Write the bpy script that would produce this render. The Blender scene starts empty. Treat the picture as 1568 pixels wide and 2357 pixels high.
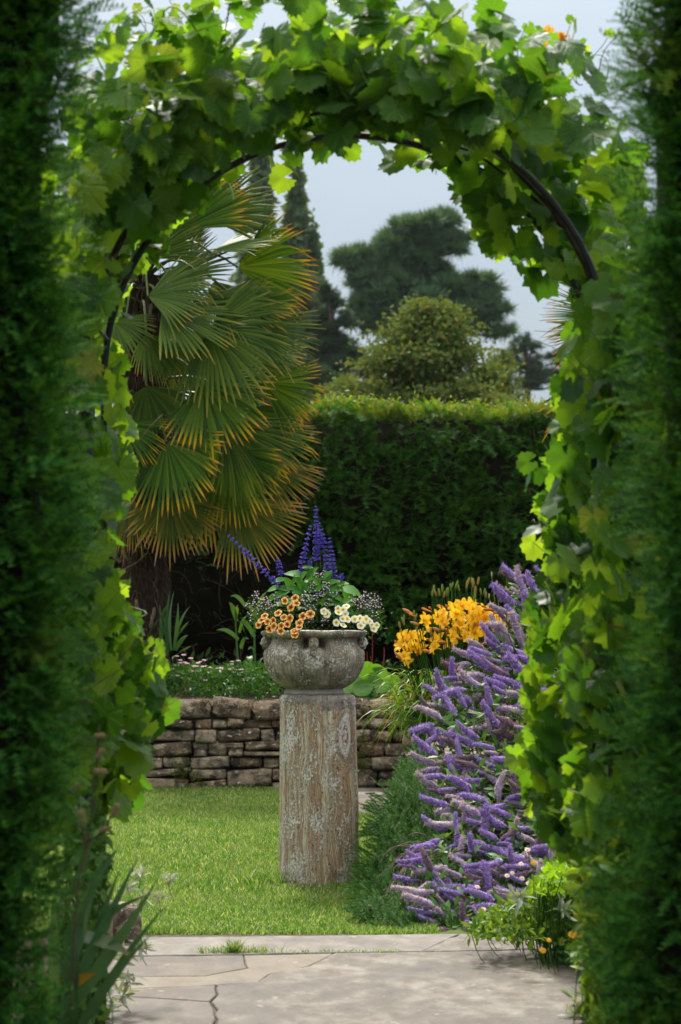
import bpy, math, random
import numpy as np
from mathutils import Matrix, Vector

# ------------------------------------------------------------------ camera, sky, sun, exposure
scene = bpy.context.scene
C = scene.collection
CAM_H = 1.40
LENS = 85.0
TILT = math.radians(2.265)
cam_data = bpy.data.cameras.new('camera')
cam = bpy.data.objects.new('camera', cam_data)
C.objects.link(cam)
cam.location = (0, 0, CAM_H)
cam.rotation_euler = (math.radians(90) + TILT, 0, 0)
cam_data.sensor_fit = 'VERTICAL'
cam_data.sensor_height = 36.0
cam_data.lens = LENS
cam_data.clip_start = 0.05
cam_data.clip_end = 2000
cam_data.dof.use_dof = True
cam_data.dof.focus_distance = 12.6
cam_data.dof.aperture_fstop = 5.4
scene.camera = cam

SUN_EL, SUN_AZ = 53.0, 12.0          # behind the garden, a little to the left
sun_data = bpy.data.lights.new('sun', 'SUN')
sun_data.energy = 3.0
sun_data.angle = math.radians(10)
sun_data.color = (1.0, 0.95, 0.86)
sun = bpy.data.objects.new('sun', sun_data)
sun.rotation_euler = (-math.radians(90 - SUN_EL), 0, math.radians(SUN_AZ))
sun.location = (-4, 12, 20)
C.objects.link(sun)

world = bpy.data.worlds.new('World')
scene.world = world
world.use_nodes = True
wt = world.node_tree
wt.nodes.clear()

scene.view_settings.view_transform = 'Standard'
scene.view_settings.look = 'None'
scene.view_settings.exposure = 1.05
scene.view_settings.gamma = 1.0
scene.view_settings.use_curve_mapping = False
scene.render.engine = 'CYCLES'
scene.cycles.use_denoising = True
scene.cycles.denoiser = 'OPENIMAGEDENOISE'
scene.cycles.use_adaptive_sampling = True
scene.cycles.adaptive_threshold = 0.015
scene.cycles.max_bounces = 7
scene.cycles.diffuse_bounces = 4
scene.cycles.glossy_bounces = 2
scene.cycles.transmission_bounces = 4
scene.cycles.sample_clamp_indirect = 6.0

# ------------------------------------------------------------------ node helpers
def node(t, typ, ins=None, **props):
    n = t.nodes.new(typ)
    for k, v in props.items():
        setattr(n, k, v)
    for k, v in (ins or {}).items():
        if isinstance(v, bpy.types.NodeSocket):
            t.links.new(v, n.inputs[k])
        else:
            n.inputs[k].default_value = v
    return n

def col4(c):
    return (c[0], c[1], c[2], 1.0)

def ramp(t, fac, stops, interp='LINEAR'):
    n = node(t, 'ShaderNodeValToRGB', {'Fac': fac})
    n.color_ramp.interpolation = interp
    e = n.color_ramp.elements
    while len(e) < len(stops):
        e.new(0.5)
    for el, (p, c) in zip(e, stops):
        el.position = p
        el.color = col4(c) if not isinstance(c, (int, float)) else (c, c, c, 1)
    return n.outputs['Color']

def mixc(t, fac, a, b, blend='MIX'):
    n = t.nodes.new('ShaderNodeMix')
    n.data_type = 'RGBA'
    n.blend_type = blend
    for i, v in ((0, fac), (6, a), (7, b)):
        if isinstance(v, bpy.types.NodeSocket):
            t.links.new(v, n.inputs[i])
        elif i == 0:
            n.inputs[0].default_value = v
        else:
            n.inputs[i].default_value = col4(v)
    return n.outputs[2]

def mth(t, op, a, b=0.0, c=None, clamp=False):
    n = t.nodes.new('ShaderNodeMath')
    n.operation = op
    n.use_clamp = clamp
    for i, v in enumerate((a, b) if c is None else (a, b, c)):
        if isinstance(v, bpy.types.NodeSocket):
            t.links.new(v, n.inputs[i])
        else:
            n.inputs[i].default_value = v
    return n.outputs[0]

def noise(t, vec, scale, detail=4.0, rough=0.55, dist=0.0, out='Fac'):
    n = node(t, 'ShaderNodeTexNoise', {'Scale': scale, 'Detail': detail, 'Roughness': rough, 'Distortion': dist})
    if vec is not None:
        t.links.new(vec, n.inputs['Vector'])
    return n.outputs[out]

def mapping(t, vec, scale=(1, 1, 1), loc=(0, 0, 0)):
    n = node(t, 'ShaderNodeMapping', {'Vector': vec, 'Scale': scale, 'Location': loc})
    return n.outputs['Vector']

def coords(t, which='Object'):
    return t.nodes.new('ShaderNodeTexCoord').outputs[which]

def position(t):
    return t.nodes.new('ShaderNodeNewGeometry').outputs['Position']

def attr(t, name='t'):
    return node(t, 'ShaderNodeAttribute', attribute_name=name).outputs['Fac']

def new_mat(name):
    m = bpy.data.materials.new(name)
    m.use_nodes = True
    t = m.node_tree
    t.nodes.clear()
    out = t.nodes.new('ShaderNodeOutputMaterial')
    return m, t, out

def rand01(t):
    g = t.nodes.new('ShaderNodeNewGeometry').outputs['Random Per Island']
    o = t.nodes.new('ShaderNodeObjectInfo').outputs['Random']
    return mth(t, 'FRACT', mth(t, 'ADD', g, o))

def leaf_mat(name, cols, trans=0.35, tcols=None, rough=0.5, spec=0.16, tip=None, patch=None, bump=None):
    """cols: ramp over the random value of each leaf; tip: [(t, colour, amount)] along the attribute t."""
    m, t, out = new_mat(name)
    r = rand01(t)
    n = len(cols)
    c = ramp(t, r, [(i / max(1, n - 1), k) for i, k in enumerate(cols)])
    tc = tcols or [(min(1, k[0] * 1.9 + .02), min(1, k[1] * 1.75), k[2] * .55) for k in cols]
    tcn = ramp(t, r, [(i / max(1, n - 1), k) for i, k in enumerate(tc)])
    if patch:
        sc, pc, lo, hi = patch
        f = ramp(t, noise(t, position(t), sc, 3), [(lo, 0.0), (hi, 1.0)])
        c = mixc(t, f, c, pc)
        tcn = mixc(t, f, tcn, tuple(min(1, v * 1.5) for v in pc))
    if tip:
        a = attr(t, 't')
        a = mth(t, 'ADD', a, mth(t, 'MULTIPLY', mth(t, 'SUBTRACT', r, 0.5), 0.18))
        al = ramp(t, a, [(p, k) for p, _, k in tip])
        tcol = ramp(t, a, [(p, k) for p, k, _ in tip])
        c = mixc(t, al, c, tcol)
        tcn = mixc(t, al, tcn, tcol)
    p = node(t, 'ShaderNodeBsdfPrincipled', {'Base Color': c, 'Roughness': rough, 'Specular IOR Level': spec})
    if bump:
        h = noise(t, coords(t), bump[0], 3)
        b = node(t, 'ShaderNodeBump', {'Height': h, 'Strength': bump[1], 'Distance': bump[2]})
        t.links.new(b.outputs[0], p.inputs['Normal'])
    if trans > 0:
        tr = node(t, 'ShaderNodeBsdfTranslucent', {'Color': tcn})
        mx = node(t, 'ShaderNodeMixShader', {0: trans, 1: p.outputs[0], 2: tr.outputs[0]})
        t.links.new(mx.outputs[0], out.inputs[0])
    else:
        t.links.new(p.outputs[0], out.inputs[0])
    return m

def plain_mat(name, c1, c2, scale=8.0, rough=0.7, spec=0.3, bump=0.3, bdist=0.01, detail=5.0, stretch=(1, 1, 1)):
    m, t, out = new_mat(name)
    v = mapping(t, coords(t), stretch)
    f = noise(t, v, scale, detail, 0.6)
    c = ramp(t, f, [(0.3, c1), (0.7, c2)])
    p = node(t, 'ShaderNodeBsdfPrincipled', {'Base Color': c, 'Roughness': rough, 'Specular IOR Level': spec})
    if bump:
        b = node(t, 'ShaderNodeBump', {'Height': f, 'Strength': bump, 'Distance': bdist})
        t.links.new(b.outputs[0], p.inputs['Normal'])
    t.links.new(p.outputs[0], out.inputs[0])
    return m

# sky: pale overcast veil (brighter overhead, as an even overcast is) over a clear-sky model
def build_sky():
    t = wt
    sky = t.nodes.new('ShaderNodeTexSky')
    sky.sky_type = 'NISHITA'
    sky.sun_disc = False
    sky.sun_elevation = math.radians(SUN_EL)
    sky.sun_rotation = math.radians(-SUN_AZ)
    sky.air_density = 1.0
    sky.dust_density = 3.0
    d = coords(t, 'Generated')
    sep = node(t, 'ShaderNodeSeparateXYZ', {0: d})
    z = mth(t, 'MAXIMUM', sep.outputs[2], 0.0)
    grad = mth(t, 'MULTIPLY_ADD', z, 3.1, 1.0)
    cl = noise(t, mapping(t, d, (1.0, 1.0, 3.2)), 3.6, 5, 0.55)
    low = ramp(t, cl, [(0.3, (1.70, 2.12, 2.52)), (0.75, (2.02, 2.36, 2.66))])
    veil = mixc(t, ramp(t, z, [(0.15, 0.0), (0.75, 1.0)]), low, (3.5, 3.5, 3.3))
    g = node(t, 'ShaderNodeCombineXYZ', {0: grad, 1: grad, 2: grad})
    veil = mixc(t, 1.0, veil, g.outputs[0], 'MULTIPLY')
    c = mixc(t, 0.90, sky.outputs[0], veil)
    bg = node(t, 'ShaderNodeBackground', {'Color': c, 'Strength': 0.088})
    out = t.nodes.new('ShaderNodeOutputWorld')
    t.links.new(bg.outputs[0], out.inputs[0])
build_sky()

# ------------------------------------------------------------------ geometry helpers
rng = np.random.default_rng(11)
random.seed(5)
FPX = LENS / 36.0 * 2357.0            # focal length in units of a 1568 x 2357 picture
CT, ST = math.cos(TILT), math.sin(TILT)

def P(x, y, d):
    """the point of the place seen at (x, y) of a 1568 x 2357 picture, d metres from the camera"""
    u, v = (x - 784.0) / FPX, (1178.5 - y) / FPX
    yy, zz = CT - ST * v, ST + CT * v
    s = d / yy
    return np.array([u * s, d, CAM_H + zz * s])

def G(x, y, z=0.0):
    u, v = (x - 784.0) / FPX, (1178.5 - y) / FPX
    yy, zz = CT - ST * v, ST + CT * v
    s = (z - CAM_H) / zz
    return np.array([u * s, yy * s, z])

def PXM(d):
    return FPX / d                    # picture units per metre at distance d

def norm(a):
    a = np.asarray(a, float)
    return a / np.maximum(1e-9, np.linalg.norm(a, axis=-1, keepdims=True))

def frames(ydir, nrm):
    y = norm(ydir)
    x = norm(np.cross(y, nrm))
    z = np.cross(x, y)
    return np.stack([x, y, z], axis=-1)          # (N,3,3), columns are the axes

def np_mesh(name, V, polys, mat, t=None, smooth=False, mats=None):
    """polys: list of (M,k) index arrays"""
    me = bpy.data.meshes.new(name)
    V = np.asarray(V, np.float32)
    me.vertices.add(len(V))
    me.vertices.foreach_set('co', V.ravel())
    loops = np.concatenate([np.asarray(p, np.int32).ravel() for p in polys])
    sizes = np.concatenate([np.full(len(p), np.asarray(p).shape[1], np.int32) for p in polys])
    starts = np.concatenate([[0], np.cumsum(sizes)[:-1]]).astype(np.int32)
    me.loops.add(len(loops))
    me.loops.foreach_set('vertex_index', loops)
    me.polygons.add(len(sizes))
    me.polygons.foreach_set('loop_start', starts)
    if smooth:
        me.polygons.foreach_set('use_smooth', np.ones(len(sizes), bool))
    for m in (mats or [mat]):
        me.materials.append(m)
    if mats is not None:
        me.polygons.foreach_set('material_index', np.concatenate([np.full(len(p), i, np.int32) for i, p in enumerate(polys)]))
    me.update(calc_edges=True)
    if t is not None:
        a = me.attributes.new('t', 'FLOAT', 'POINT')
        a.data.foreach_set('value', np.asarray(t, np.float32))
    return me

def link(o, parent=None, keep_world=True):
    C.objects.link(o)
    if parent is not None:
        o.parent = parent
        if keep_world and parent.parent is None:
            o.matrix_parent_inverse = Matrix.Translation(-parent.location)
    return o

def obj(name, me, parent=None, mw=None):
    o = bpy.data.objects.new(name, me)
    link(o, parent)
    if mw is not None:
        o.matrix_basis = mw
    return o

def tag(o, label=None, cat=None, group=None, kind=None):
    if label: o['label'] = label
    if cat: o['category'] = cat
    if group: o['group'] = group
    if kind: o['kind'] = kind
    return o

def thing(name, loc, label, cat, group=None):
    o = bpy.data.objects.new(name, None)
    o.location = Vector([float(v) for v in loc])
    o.empty_display_size = 0.1
    C.objects.link(o)
    return tag(o, label, cat, group)

def mat4(R, s, p):
    M = np.eye(4)
    M[:3, :3] = R * s
    M[:3, 3] = p
    return Matrix(M.tolist())

class Soup:
    """collects vertex/face arrays, then makes one mesh of them"""
    def __init__(self):
        self.V, self.T, self.F, self.n = [], [], {}, 0
    def add(self, V, polys, t=None):
        V = np.asarray(V, float).reshape(-1, 3)
        for p in polys:
            p = np.asarray(p, np.int64)
            self.F.setdefault(p.shape[1], []).append(p + self.n)
        self.V.append(V)
        self.T.append(np.zeros(len(V)) if t is None else np.asarray(t, float))
        self.n += len(V)
        return self
    def scatter(self, tv, tf, pos, R, s, tt=None):
        """tv (k,3) template, tf list of (m,q) faces, pos (N,3), R (N,3,3), s (N,) or (N,3)"""
        pos = np.asarray(pos, float)
        N = len(pos)
        if N == 0: return self
        s = np.asarray(s, float)
        if s.ndim == 0: s = np.full(N, float(s))
        if s.ndim == 1: s = np.repeat(s[:, None], 3, 1)
        loc = tv[None, :, :] * s[:, None, :]
        V = np.einsum('nij,nkj->nki', R, loc) + pos[:, None, :]
        k = len(tv)
        off = (np.arange(N) * k)[:, None, None]
        polys = [(np.asarray(f)[None] + off).reshape(-1, np.asarray(f).shape[1]) for f in tf]
        t = None if tt is None else np.tile(tt, N)
        return self.add(V.reshape(-1, 3), polys, t)
    def tube(self, pts, rad, sides=6, t=None, cap=True):
        V, Fq, tt = tube_arrays(pts, rad, sides)
        self.add(V, [Fq], tt if t is None else np.full(len(V), t))
        return self
    def mesh(self, name, mat, smooth=False):
        polys = [np.concatenate(v) for v in self.F.values()]
        return np_mesh(name, np.concatenate(self.V), polys, mat, np.concatenate(self.T), smooth)

def tube_arrays(pts, rad, sides=6):
    pts = np.asarray(pts, float)
    n = len(pts)
    rad = np.asarray(rad, float) * np.ones(n)
    tan = norm(np.gradient(pts, axis=0))
    up = np.array([0.13, 0.21, 0.97])
    if abs(np.dot(tan[0], up)) > 0.93: up = np.array([0.95, 0.2, 0.1])
    a = norm(np.cross(tan, up)); b = np.cross(tan, a)
    an = np.arange(sides) / sides * 2 * math.pi
    V = pts[:, None, :] + rad[:, None, None] * (np.cos(an)[None, :, None] * a[:, None, :] + np.sin(an)[None, :, None] * b[:, None, :])
    V = V.reshape(-1, 3)
    F = []
    for i in range(n - 1):
        for j in range(sides):
            k = (j + 1) % sides
            F.append((i * sides + j, i * sides + k, (i + 1) * sides + k, (i + 1) * sides + j))
    return V, np.array(F), np.repeat(np.linspace(0, 1, n), sides)

def curve_pts(p0, p1, bend, n=8):
    p0, p1, bend = (np.asarray(v, float) for v in (p0, p1, bend))
    t = np.linspace(0, 1, n)[:, None]
    return p0 * (1 - t) + p1 * t + bend * (4 * t * (1 - t))

def inpoly(px, py, poly):
    poly = np.asarray(poly, float)
    inside = np.zeros(len(px), bool)
    j = len(poly) - 1
    for i in range(len(poly)):
        xi, yi = poly[i]; xj, yj = poly[j]
        c = ((yi > py) != (yj > py)) & (px < (xj - xi) * (py - yi) / (yj - yi + 1e-12) + xi)
        inside ^= c
        j = i
    return inside

def sample_poly(poly, n, r=None):
    r = r or rng
    poly = np.asarray(poly, float)
    lo, hi = poly.min(0), poly.max(0)
    out = np.zeros((0, 2))
    while len(out) < n:
        q = r.uniform(lo, hi, (n * 2 + 10, 2))
        out = np.concatenate([out, q[inpoly(q[:, 0], q[:, 1], poly)]])
    return out[:n]

def smoothnoise(x, seed=0):
    x = np.asarray(x, float)
    r = np.random.default_rng(seed)
    ph = r.uniform(0, 6.28, 6)
    return sum(np.sin(x * (1.0 + 0.83 * k) + ph[k]) / (1 + 0.6 * k) for k in range(6)) / 3.0

def blade(L, w, n=4, droop=0.0, fold=0.12, shape='strap'):
    """strap or lance leaf along +Y; returns verts, quads, t"""
    t = np.linspace(0, 1, n + 1)
    if shape == 'strap':
        ww = w * np.minimum(1.0, (1 - t) * 2.6) * (0.75 + 0.25 * np.minimum(1, t * 4))
    else:
        ww = w * np.sin(np.clip(t * 0.94 + 0.06, 0, 1) * math.pi) ** 0.8
    ww = np.maximum(ww, w * 0.02)
    y = L * t * np.cos(droop * t * 0.6)
    z = -L * droop * t ** 2 * 0.55
    V = np.concatenate([np.stack([-ww / 2, y, z + fold * ww], 1), np.stack([0 * t, y, z], 1), np.stack([ww / 2, y, z + fold * ww], 1)])
    m = n + 1
    F = [(i, i + m, i + m + 1, i + 1) for i in range(n)] + [(i + m, i + 2 * m, i + 2 * m + 1, i + m + 1) for i in range(n)]
    return V, [np.array(F)], np.tile(t, 3)

def bent_blade(p0, p1, w, bend, nrm=(0, -1, 0.3), n=8, fold=0.1, taper=1.6):
    """strap leaf in world space along a curve from p0 to p1"""
    c = curve_pts(p0, p1, bend, n)
    t = np.linspace(0, 1, n)
    tan = norm(np.gradient(c, axis=0))
    side = norm(np.cross(tan, np.asarray(nrm, float)))
    up = np.cross(side, tan)
    ww = (w * np.minimum(1, (1 - t) * taper + 0.01) * (0.7 + 0.3 * np.minimum(1, t * 3)))[:, None]
    V = np.concatenate([c - side * ww / 2 + up * ww * fold, c, c + side * ww / 2 + up * ww * fold])
    F = [(i, i + n, i + n + 1, i + 1) for i in range(n - 1)] + [(i + n, i + 2 * n, i + 2 * n + 1, i + n + 1) for i in range(n - 1)]
    return V, [np.array(F)], np.tile(t, 3)

def rand_dirs(n, r=None):
    r = r or rng
    return norm(r.normal(size=(n, 3)))
# ------------------------------------------------------------------ ground, lawn, paving
def sheet(name, x0, x1, y0, y1, z, mat, nx=2, ny=2):
    xs, ys = np.linspace(x0, x1, nx), np.linspace(y0, y1, ny)
    X, Y = np.meshgrid(xs, ys)
    V = np.stack([X.ravel(), Y.ravel(), np.full(X.size, z)], 1)
    F = [(j * nx + i, j * nx + i + 1, (j + 1) * nx + i + 1, (j + 1) * nx + i) for j in range(ny - 1) for i in range(nx - 1)]
    o = obj(name, np_mesh(name, V, [np.array(F)], mat))
    o['kind'] = 'structure'
    return o

M_field = plain_mat('field_soil', (0.045, 0.06, 0.02), (0.07, 0.085, 0.03), 0.6, 0.9, 0.1, 0)
M_soil = plain_mat('bed_soil', (0.018, 0.013, 0.009), (0.045, 0.033, 0.022), 14, 0.95, 0.1, 0.6, 0.02)
M_turf = plain_mat('turf', (0.05, 0.085, 0.02), (0.09, 0.12, 0.035), 9, 0.95, 0.1, 0.5, 0.02)
M_joint = plain_mat('joint_sand', (0.06, 0.05, 0.039), (0.12, 0.10, 0.08), 22, 0.95, 0.1, 0.5, 0.01)

sheet('ground', -240, 240, -40, 330, -0.06, M_field)
sheet('lawn', -7, 0.62, 10.36, 19.0, 0.0, M_turf)
sheet('border_soil', 0.55, 6, 4.0, 12.4, 0.006, M_soil)
sheet('hedge_bed', -6, -0.86, 2.0, 10.36, 0.008, M_soil)

def grass_mat():
    m, t, out = new_mat('lawn_grass')
    r = rand01(t)
    c = ramp(t, r, [(0.0, (0.045, 0.115, 0.011)), (0.35, (0.10, 0.20, 0.020)), (0.6, (0.16, 0.265, 0.04)), (0.78, (0.27, 0.32, 0.10)), (1.0, (0.52, 0.47, 0.26))])
    f = noise(t, position(t), 1.6, 4, 0.6)
    c = mixc(t, ramp(t, f, [(0.45, 0.0), (0.75, 0.5)]), c, (0.25, 0.28, 0.09))
    f2 = noise(t, position(t), 5.5, 3, 0.6)
    c = mixc(t, ramp(t, f2, [(0.5, 0.0), (0.75, 0.6)]), c, (0.055, 0.15, 0.015))
    p = node(t, 'ShaderNodeBsdfPrincipled', {'Base Color': c, 'Roughness': 0.5, 'Specular IOR Level': 0.3})
    c2 = mixc(t, 1.0, c, (1.35, 1.5, 0.8), 'MULTIPLY')
    tr = node(t, 'ShaderNodeBsdfTranslucent', {'Color': c2})
    mx = node(t, 'ShaderNodeMixShader', {0: 0.4, 1: p.outputs[0], 2: tr.outputs[0]})
    t.links.new(mx.outputs[0], out.inputs[0])
    return m
M_grass = grass_mat()

def grass_field():
    n = 150000
    d = 10.38 + (19.0 - 10.38) * rng.random(n) ** 1.15
    x = rng.uniform(-2.35, 0.62, n)
    keep = (x > -0.115 * d - 0.25) & (x < 0.42)
    keep &= np.hypot(x + 0.117, d - 12.4) > 0.205
    keep &= ~((x > 0.10) & (d > 16.45))
    x, d = x[keep], d[keep]
    n = len(x)
    h = 0.026 * (0.6 + 0.7 * rng.random(n)) * (1 + 0.3 * smoothnoise(x * 3 + d * 2.2, 3))
    h *= np.where(d < 10.5, 1.15, 1.0)
    near = (np.hypot(x + 0.40, (d - 12.25) * 1.2) < 0.13)
    h = np.where(near, h * 2.6, h)
    lean = rng.normal(0, 0.55, (n, 2)) * h[:, None]
    wv = rng.normal(size=(n, 2)); wv /= np.linalg.norm(wv, axis=1, keepdims=True)
    w = (0.0019 + 0.0016 * rng.random(n))[:, None]
    b = np.stack([x, d, np.zeros(n)], 1)
    V = np.zeros((n, 5, 3))
    V[:, 0] = b; V[:, 0, :2] -= wv * w
    V[:, 1] = b; V[:, 1, :2] += wv * w
    mid = b.copy(); mid[:, :2] += lean * 0.35; mid[:, 2] = h * 0.6
    V[:, 2] = mid; V[:, 2, :2] += wv * w * 0.8
    V[:, 3] = mid; V[:, 3, :2] -= wv * w * 0.8
    V[:, 4] = b; V[:, 4, :2] += lean; V[:, 4, 2] = h
    off = (np.arange(n) * 5)[:, None]
    q = np.array([[0, 1, 2, 3]]) + off
    tr = np.array([[3, 2, 4]]) + off
    me = np_mesh('grass', V.reshape(-1, 3), [q, tr], M_grass)
    o = obj('grass', me)
    tag(o, 'short mown green grass of the lawn around the stone pedestal', 'grass', kind='stuff')
grass_field()

def slab_mat(name, dark, mid, light, stain=0.5):
    m, t, out = new_mat(name)
    v = position(t)
    f = noise(t, mapping(t, v, (1.0, .6, 1.0)), 2.2, 8, 0.72)
    f2 = noise(t, mapping(t, v, (1.0, 0.55, 1.0)), 9.0, 6, 0.7)
    f3 = noise(t, v, 60.0, 3, 0.6)
    c = ramp(t, mth(t, 'ADD', mth(t, 'MULTIPLY', f, 0.6), mth(t, 'MULTIPLY', f2, 0.4)), [(0.38, dark), (0.49, mid), (0.60, light)])
    s = ramp(t, noise(t, v, 5.0, 7, 0.75), [(0.55, 0.0), (0.72, stain)])
    c = mixc(t, s, c, (0.055, 0.042, 0.031))
    l = ramp(t, noise(t, mapping(t, v, (1, .6, 1)), 23.0, 3, 0.5), [(0.66, 0.0), (0.74, 0.55)])
    c = mixc(t, l, c, (0.30, 0.275, 0.245))
    c = mixc(t, mth(t, 'MULTIPLY', f3, 0.35), c, (0.10, 0.085, 0.07))
    rg = ramp(t, f, [(0.35, 0.5), (0.65, 0.85)])
    p = node(t, 'ShaderNodeBsdfPrincipled', {'Base Color': c, 'Roughness': rg, 'Specular IOR Level': 0.3})
    h = mth(t, 'ADD', mth(t, 'MULTIPLY', f2, 1.0), mth(t, 'MULTIPLY', f3, 0.25))
    b = node(t, 'ShaderNodeBump', {'Height': h, 'Strength': 0.55, 'Distance': 0.012})
    t.links.new(b.outputs[0], p.inputs['Normal'])
    t.links.new(p.outputs[0], out.inputs[0])
    return m
M_slab = slab_mat('flagstone', (0.038, 0.029, 0.022), (0.09, 0.072, 0.056), (0.22, 0.195, 0.165))
M_slab2 = slab_mat('flagstone_brown', (0.045, 0.034, 0.027), (0.088, 0.070, 0.056), (0.15, 0.125, 0.103), 0.6)
M_kerb = slab_mat('edging_stone', (0.06, 0.05, 0.042), (0.13, 0.112, 0.095), (0.22, 0.198, 0.175), 0.5)
M_patch = slab_mat('mortar_patch', (0.095, 0.074, 0.051), (0.145, 0.115, 0.082), (0.19, 0.16, 0.12), 0.2)

def slab(name, pts, mat, parent, top=0.014, thick=0.04, inset=0.0015, jit=0.004, step=0.09, bev=0.004, seed=0):
    """a flagstone with an uneven outline; pts are ground points in metres"""
    r = np.random.default_rng(seed)
    pts = np.asarray(pts, float)[:, :2]
    out = []
    for i in range(len(pts)):
        a, b = pts[i], pts[(i + 1) % len(pts)]
        k = max(1, int(np.linalg.norm(b - a) / step))
        for j in range(k):
            out.append(a + (b - a) * j / k)
    out = np.array(out)
    area = 0.5 * np.sum(out[:, 0] * np.roll(out[:, 1], -1) - np.roll(out[:, 0], -1) * out[:, 1])
    if area < 0: out = out[::-1]
    e = np.roll(out, -1, 0) - np.roll(out, 1, 0)
    nin = norm(np.stack([-e[:, 1], e[:, 0]], 1))
    out = out + nin * (inset + r.normal(0, jit, (len(out), 1)))
    n = len(out)
    inn = out + nin * bev
    V = np.concatenate([np.c_[out, np.full(n, top - thick)], np.c_[out, np.full(n, top - bev)], np.c_[inn, np.full(n, top)]])
    q = [(i, (i + 1) % n, (i + 1) % n + n, i + n) for i in range(n)] + [(i + n, (i + 1) % n + n, (i + 1) % n + 2 * n, i + 2 * n) for i in range(n)]
    me = bpy.data.meshes.new(name)
    me.from_pydata(V.tolist(), [], [tuple(f) for f in q] + [tuple(range(2 * n, 3 * n))])
    me.materials.append(mat)
    me.update()
    return obj(name, me, parent)

path = sheet('path', -1.05, 1.35, 1.0, 10.42, 0.0045, M_joint)
def K(cx, cy):                         # points read off the lower strip of the photograph, as ground points
    return G(230 + .7706 * cx, 2100 + .7706 * cy, 0.014)[:2]
edge_y = 128
slab('paving_slab', [K(20, 76), K(1075, 64), K(960, 116), K(545, 121), K(430, 125), K(-20, 130)], M_kerb, path, seed=1)
slab('paving_slab', [K(1075, 64), K(1335, 61), K(1405, 108), K(960, 116)], M_slab, path, seed=3)
slab('paving_slab', [K(-30, 132), K(430, 127), K(443, 165), K(310, 188), K(-30, 192)], M_slab2, path, top=0.0125, seed=4)
tag(slab('paving_slab', [K(430, 127), K(700, 121), K(620, 160), K(505, 182), K(470, 206), K(345, 214), K(-30, 232), K(-30, 192), K(310, 188), K(443, 165)], M_patch, path, top=0.0115, inset=0.001, seed=5), 'tan mortar patch between the slabs')
slab('paving_slab', [K(-60, 234), K(347, 216), K(352, 245), K(330, 266), K(-60, 240)], M_slab2, path, inset=0.002, jit=0.003, seed=6)
slab('paving_slab', [K(-60, 242), K(330, 267), K(345, 290), K(333, 700), K(-120, 700)], M_slab2, path, inset=0.003, jit=0.004, seed=7)
slab('paving_slab', [K(348, 216), K(470, 207), K(507, 183), K(622, 161), K(700, 121), K(960, 117), K(1405, 110), K(1460, 160), K(1540, 260), K(1640, 700), K(342, 700), K(350, 290), K(336, 266), K(355, 245)], M_slab, path, inset=0.004, jit=0.005, seed=8)
yn = K(400, 702)[1]
for i, (x0, x1, y0, y1) in enumerate([(-1.0, -0.2, 4.6, yn), (-0.2, 0.75, 5.0, yn), (0.75, 1.3, 4.6, yn), (-1.0, 0.1, 2.8, 4.6), (0.1, 1.3, 2.8, 5.0)]):
    if y0 < 5.0 and x0 == 0.75: y0 = 5.0
    slab('paving_slab', [(x0, y0), (x1, y0), (x1, y1), (x0, y1)], M_slab, path, seed=20 + i)

def grass_tufts(name, pts, hs, label, cat, mat=None, w=0.003, lean=0.5):
    s = Soup()
    for (x, y, z), h in zip(pts, hs):
        k = 1
        a = rng.uniform(0, 6.28)
        l = rng.normal(0, lean, 2) * h
        V, F, t = bent_blade((x, y, z), (x + l[0], y + l[1], z + h), w, (0, 0, h * 0.12), (math.cos(a), math.sin(a), 0.2), 4, 0.1)
        s.add(V, F, t)
    o = obj(name, s.mesh(name, mat or M_grass))
    return tag(o, label, cat, kind='stuff')
pp, hh = [], []
for _ in range(520):
    cx = rng.choice([rng.normal(400, 16), rng.uniform(290, 560), rng.uniform(560, 900), rng.uniform(300, 500)])
    cy = 124 - (cx - 300) * 0.010 + rng.normal(0, 1.2)
    g = G(230 + .7706 * cx, 2100 + .7706 * cy, 0.01)
    pp.append(g)
    hh.append((0.055 if abs(cx - 400) < 24 else 0.034 if cx < 560 else 0.016) * rng.uniform(.5, 1.2))
grass_tufts('joint_grass', pp, hh, 'grass tufts growing along the joint between the paving slabs', 'grass')

# the small flight of paving beyond the pedestal, along the side wall
back_path = sheet('back_path', 0.06, 0.62, 16.4, 18.72, 0.006, M_joint)
for i, (y0, y1, xs) in enumerate([(16.42, 17.0, (0.07, 0.60)), (17.0, 17.7, (0.07, 0.33, 0.60)), (17.7, 18.68, (0.07, 0.42, 0.60))]):
    for x0, x1 in zip(xs[:-1], xs[1:]):
        slab('paving_slab', [(x0, y0), (x1, y0), (x1, y1), (x0, y1)], M_patch if i % 2 else M_slab, back_path, top=0.016, seed=40 + i)

# ------------------------------------------------------------------ stone walls, stone by stone
def rock_mesh(name, mat, seed, n=4, ex=5.0, amp=0.055):
    """rounded squarish block, unit size"""
    r = np.random.default_rng(seed)
    import bmesh
    bm = bmesh.new()
    bmesh.ops.create_cube(bm, size=1.0)
    bmesh.ops.subdivide_edges(bm, edges=bm.edges[:], cuts=n - 1, use_grid_fill=True)
    ph = r.uniform(0, 6.28, (6, 3)); fr = r.uniform(2, 7, (6, 3))
    for v in bm.verts:
        p = np.array(v.co) * 2
        l = (np.abs(p) ** ex).sum() ** (1 / ex)
        q = p / max(l, 1e-6) * np.abs(p).max()
        q = p * 0.4 + q * 0.6
        dsp = sum(np.sin(fr[k] * q + ph[k]).sum() for k in range(6)) / 6
        q = q * (1 + amp * dsp) + r.normal(0, 0.026, 3)
        v.co = Vector((q * 0.5).tolist())
    me = bpy.data.meshes.new(name)
    bm.to_mesh(me); bm.free()
    me.materials.append(mat)
    me.polygons.foreach_set('use_smooth', np.ones(len(me.polygons), bool))
    return me

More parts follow.
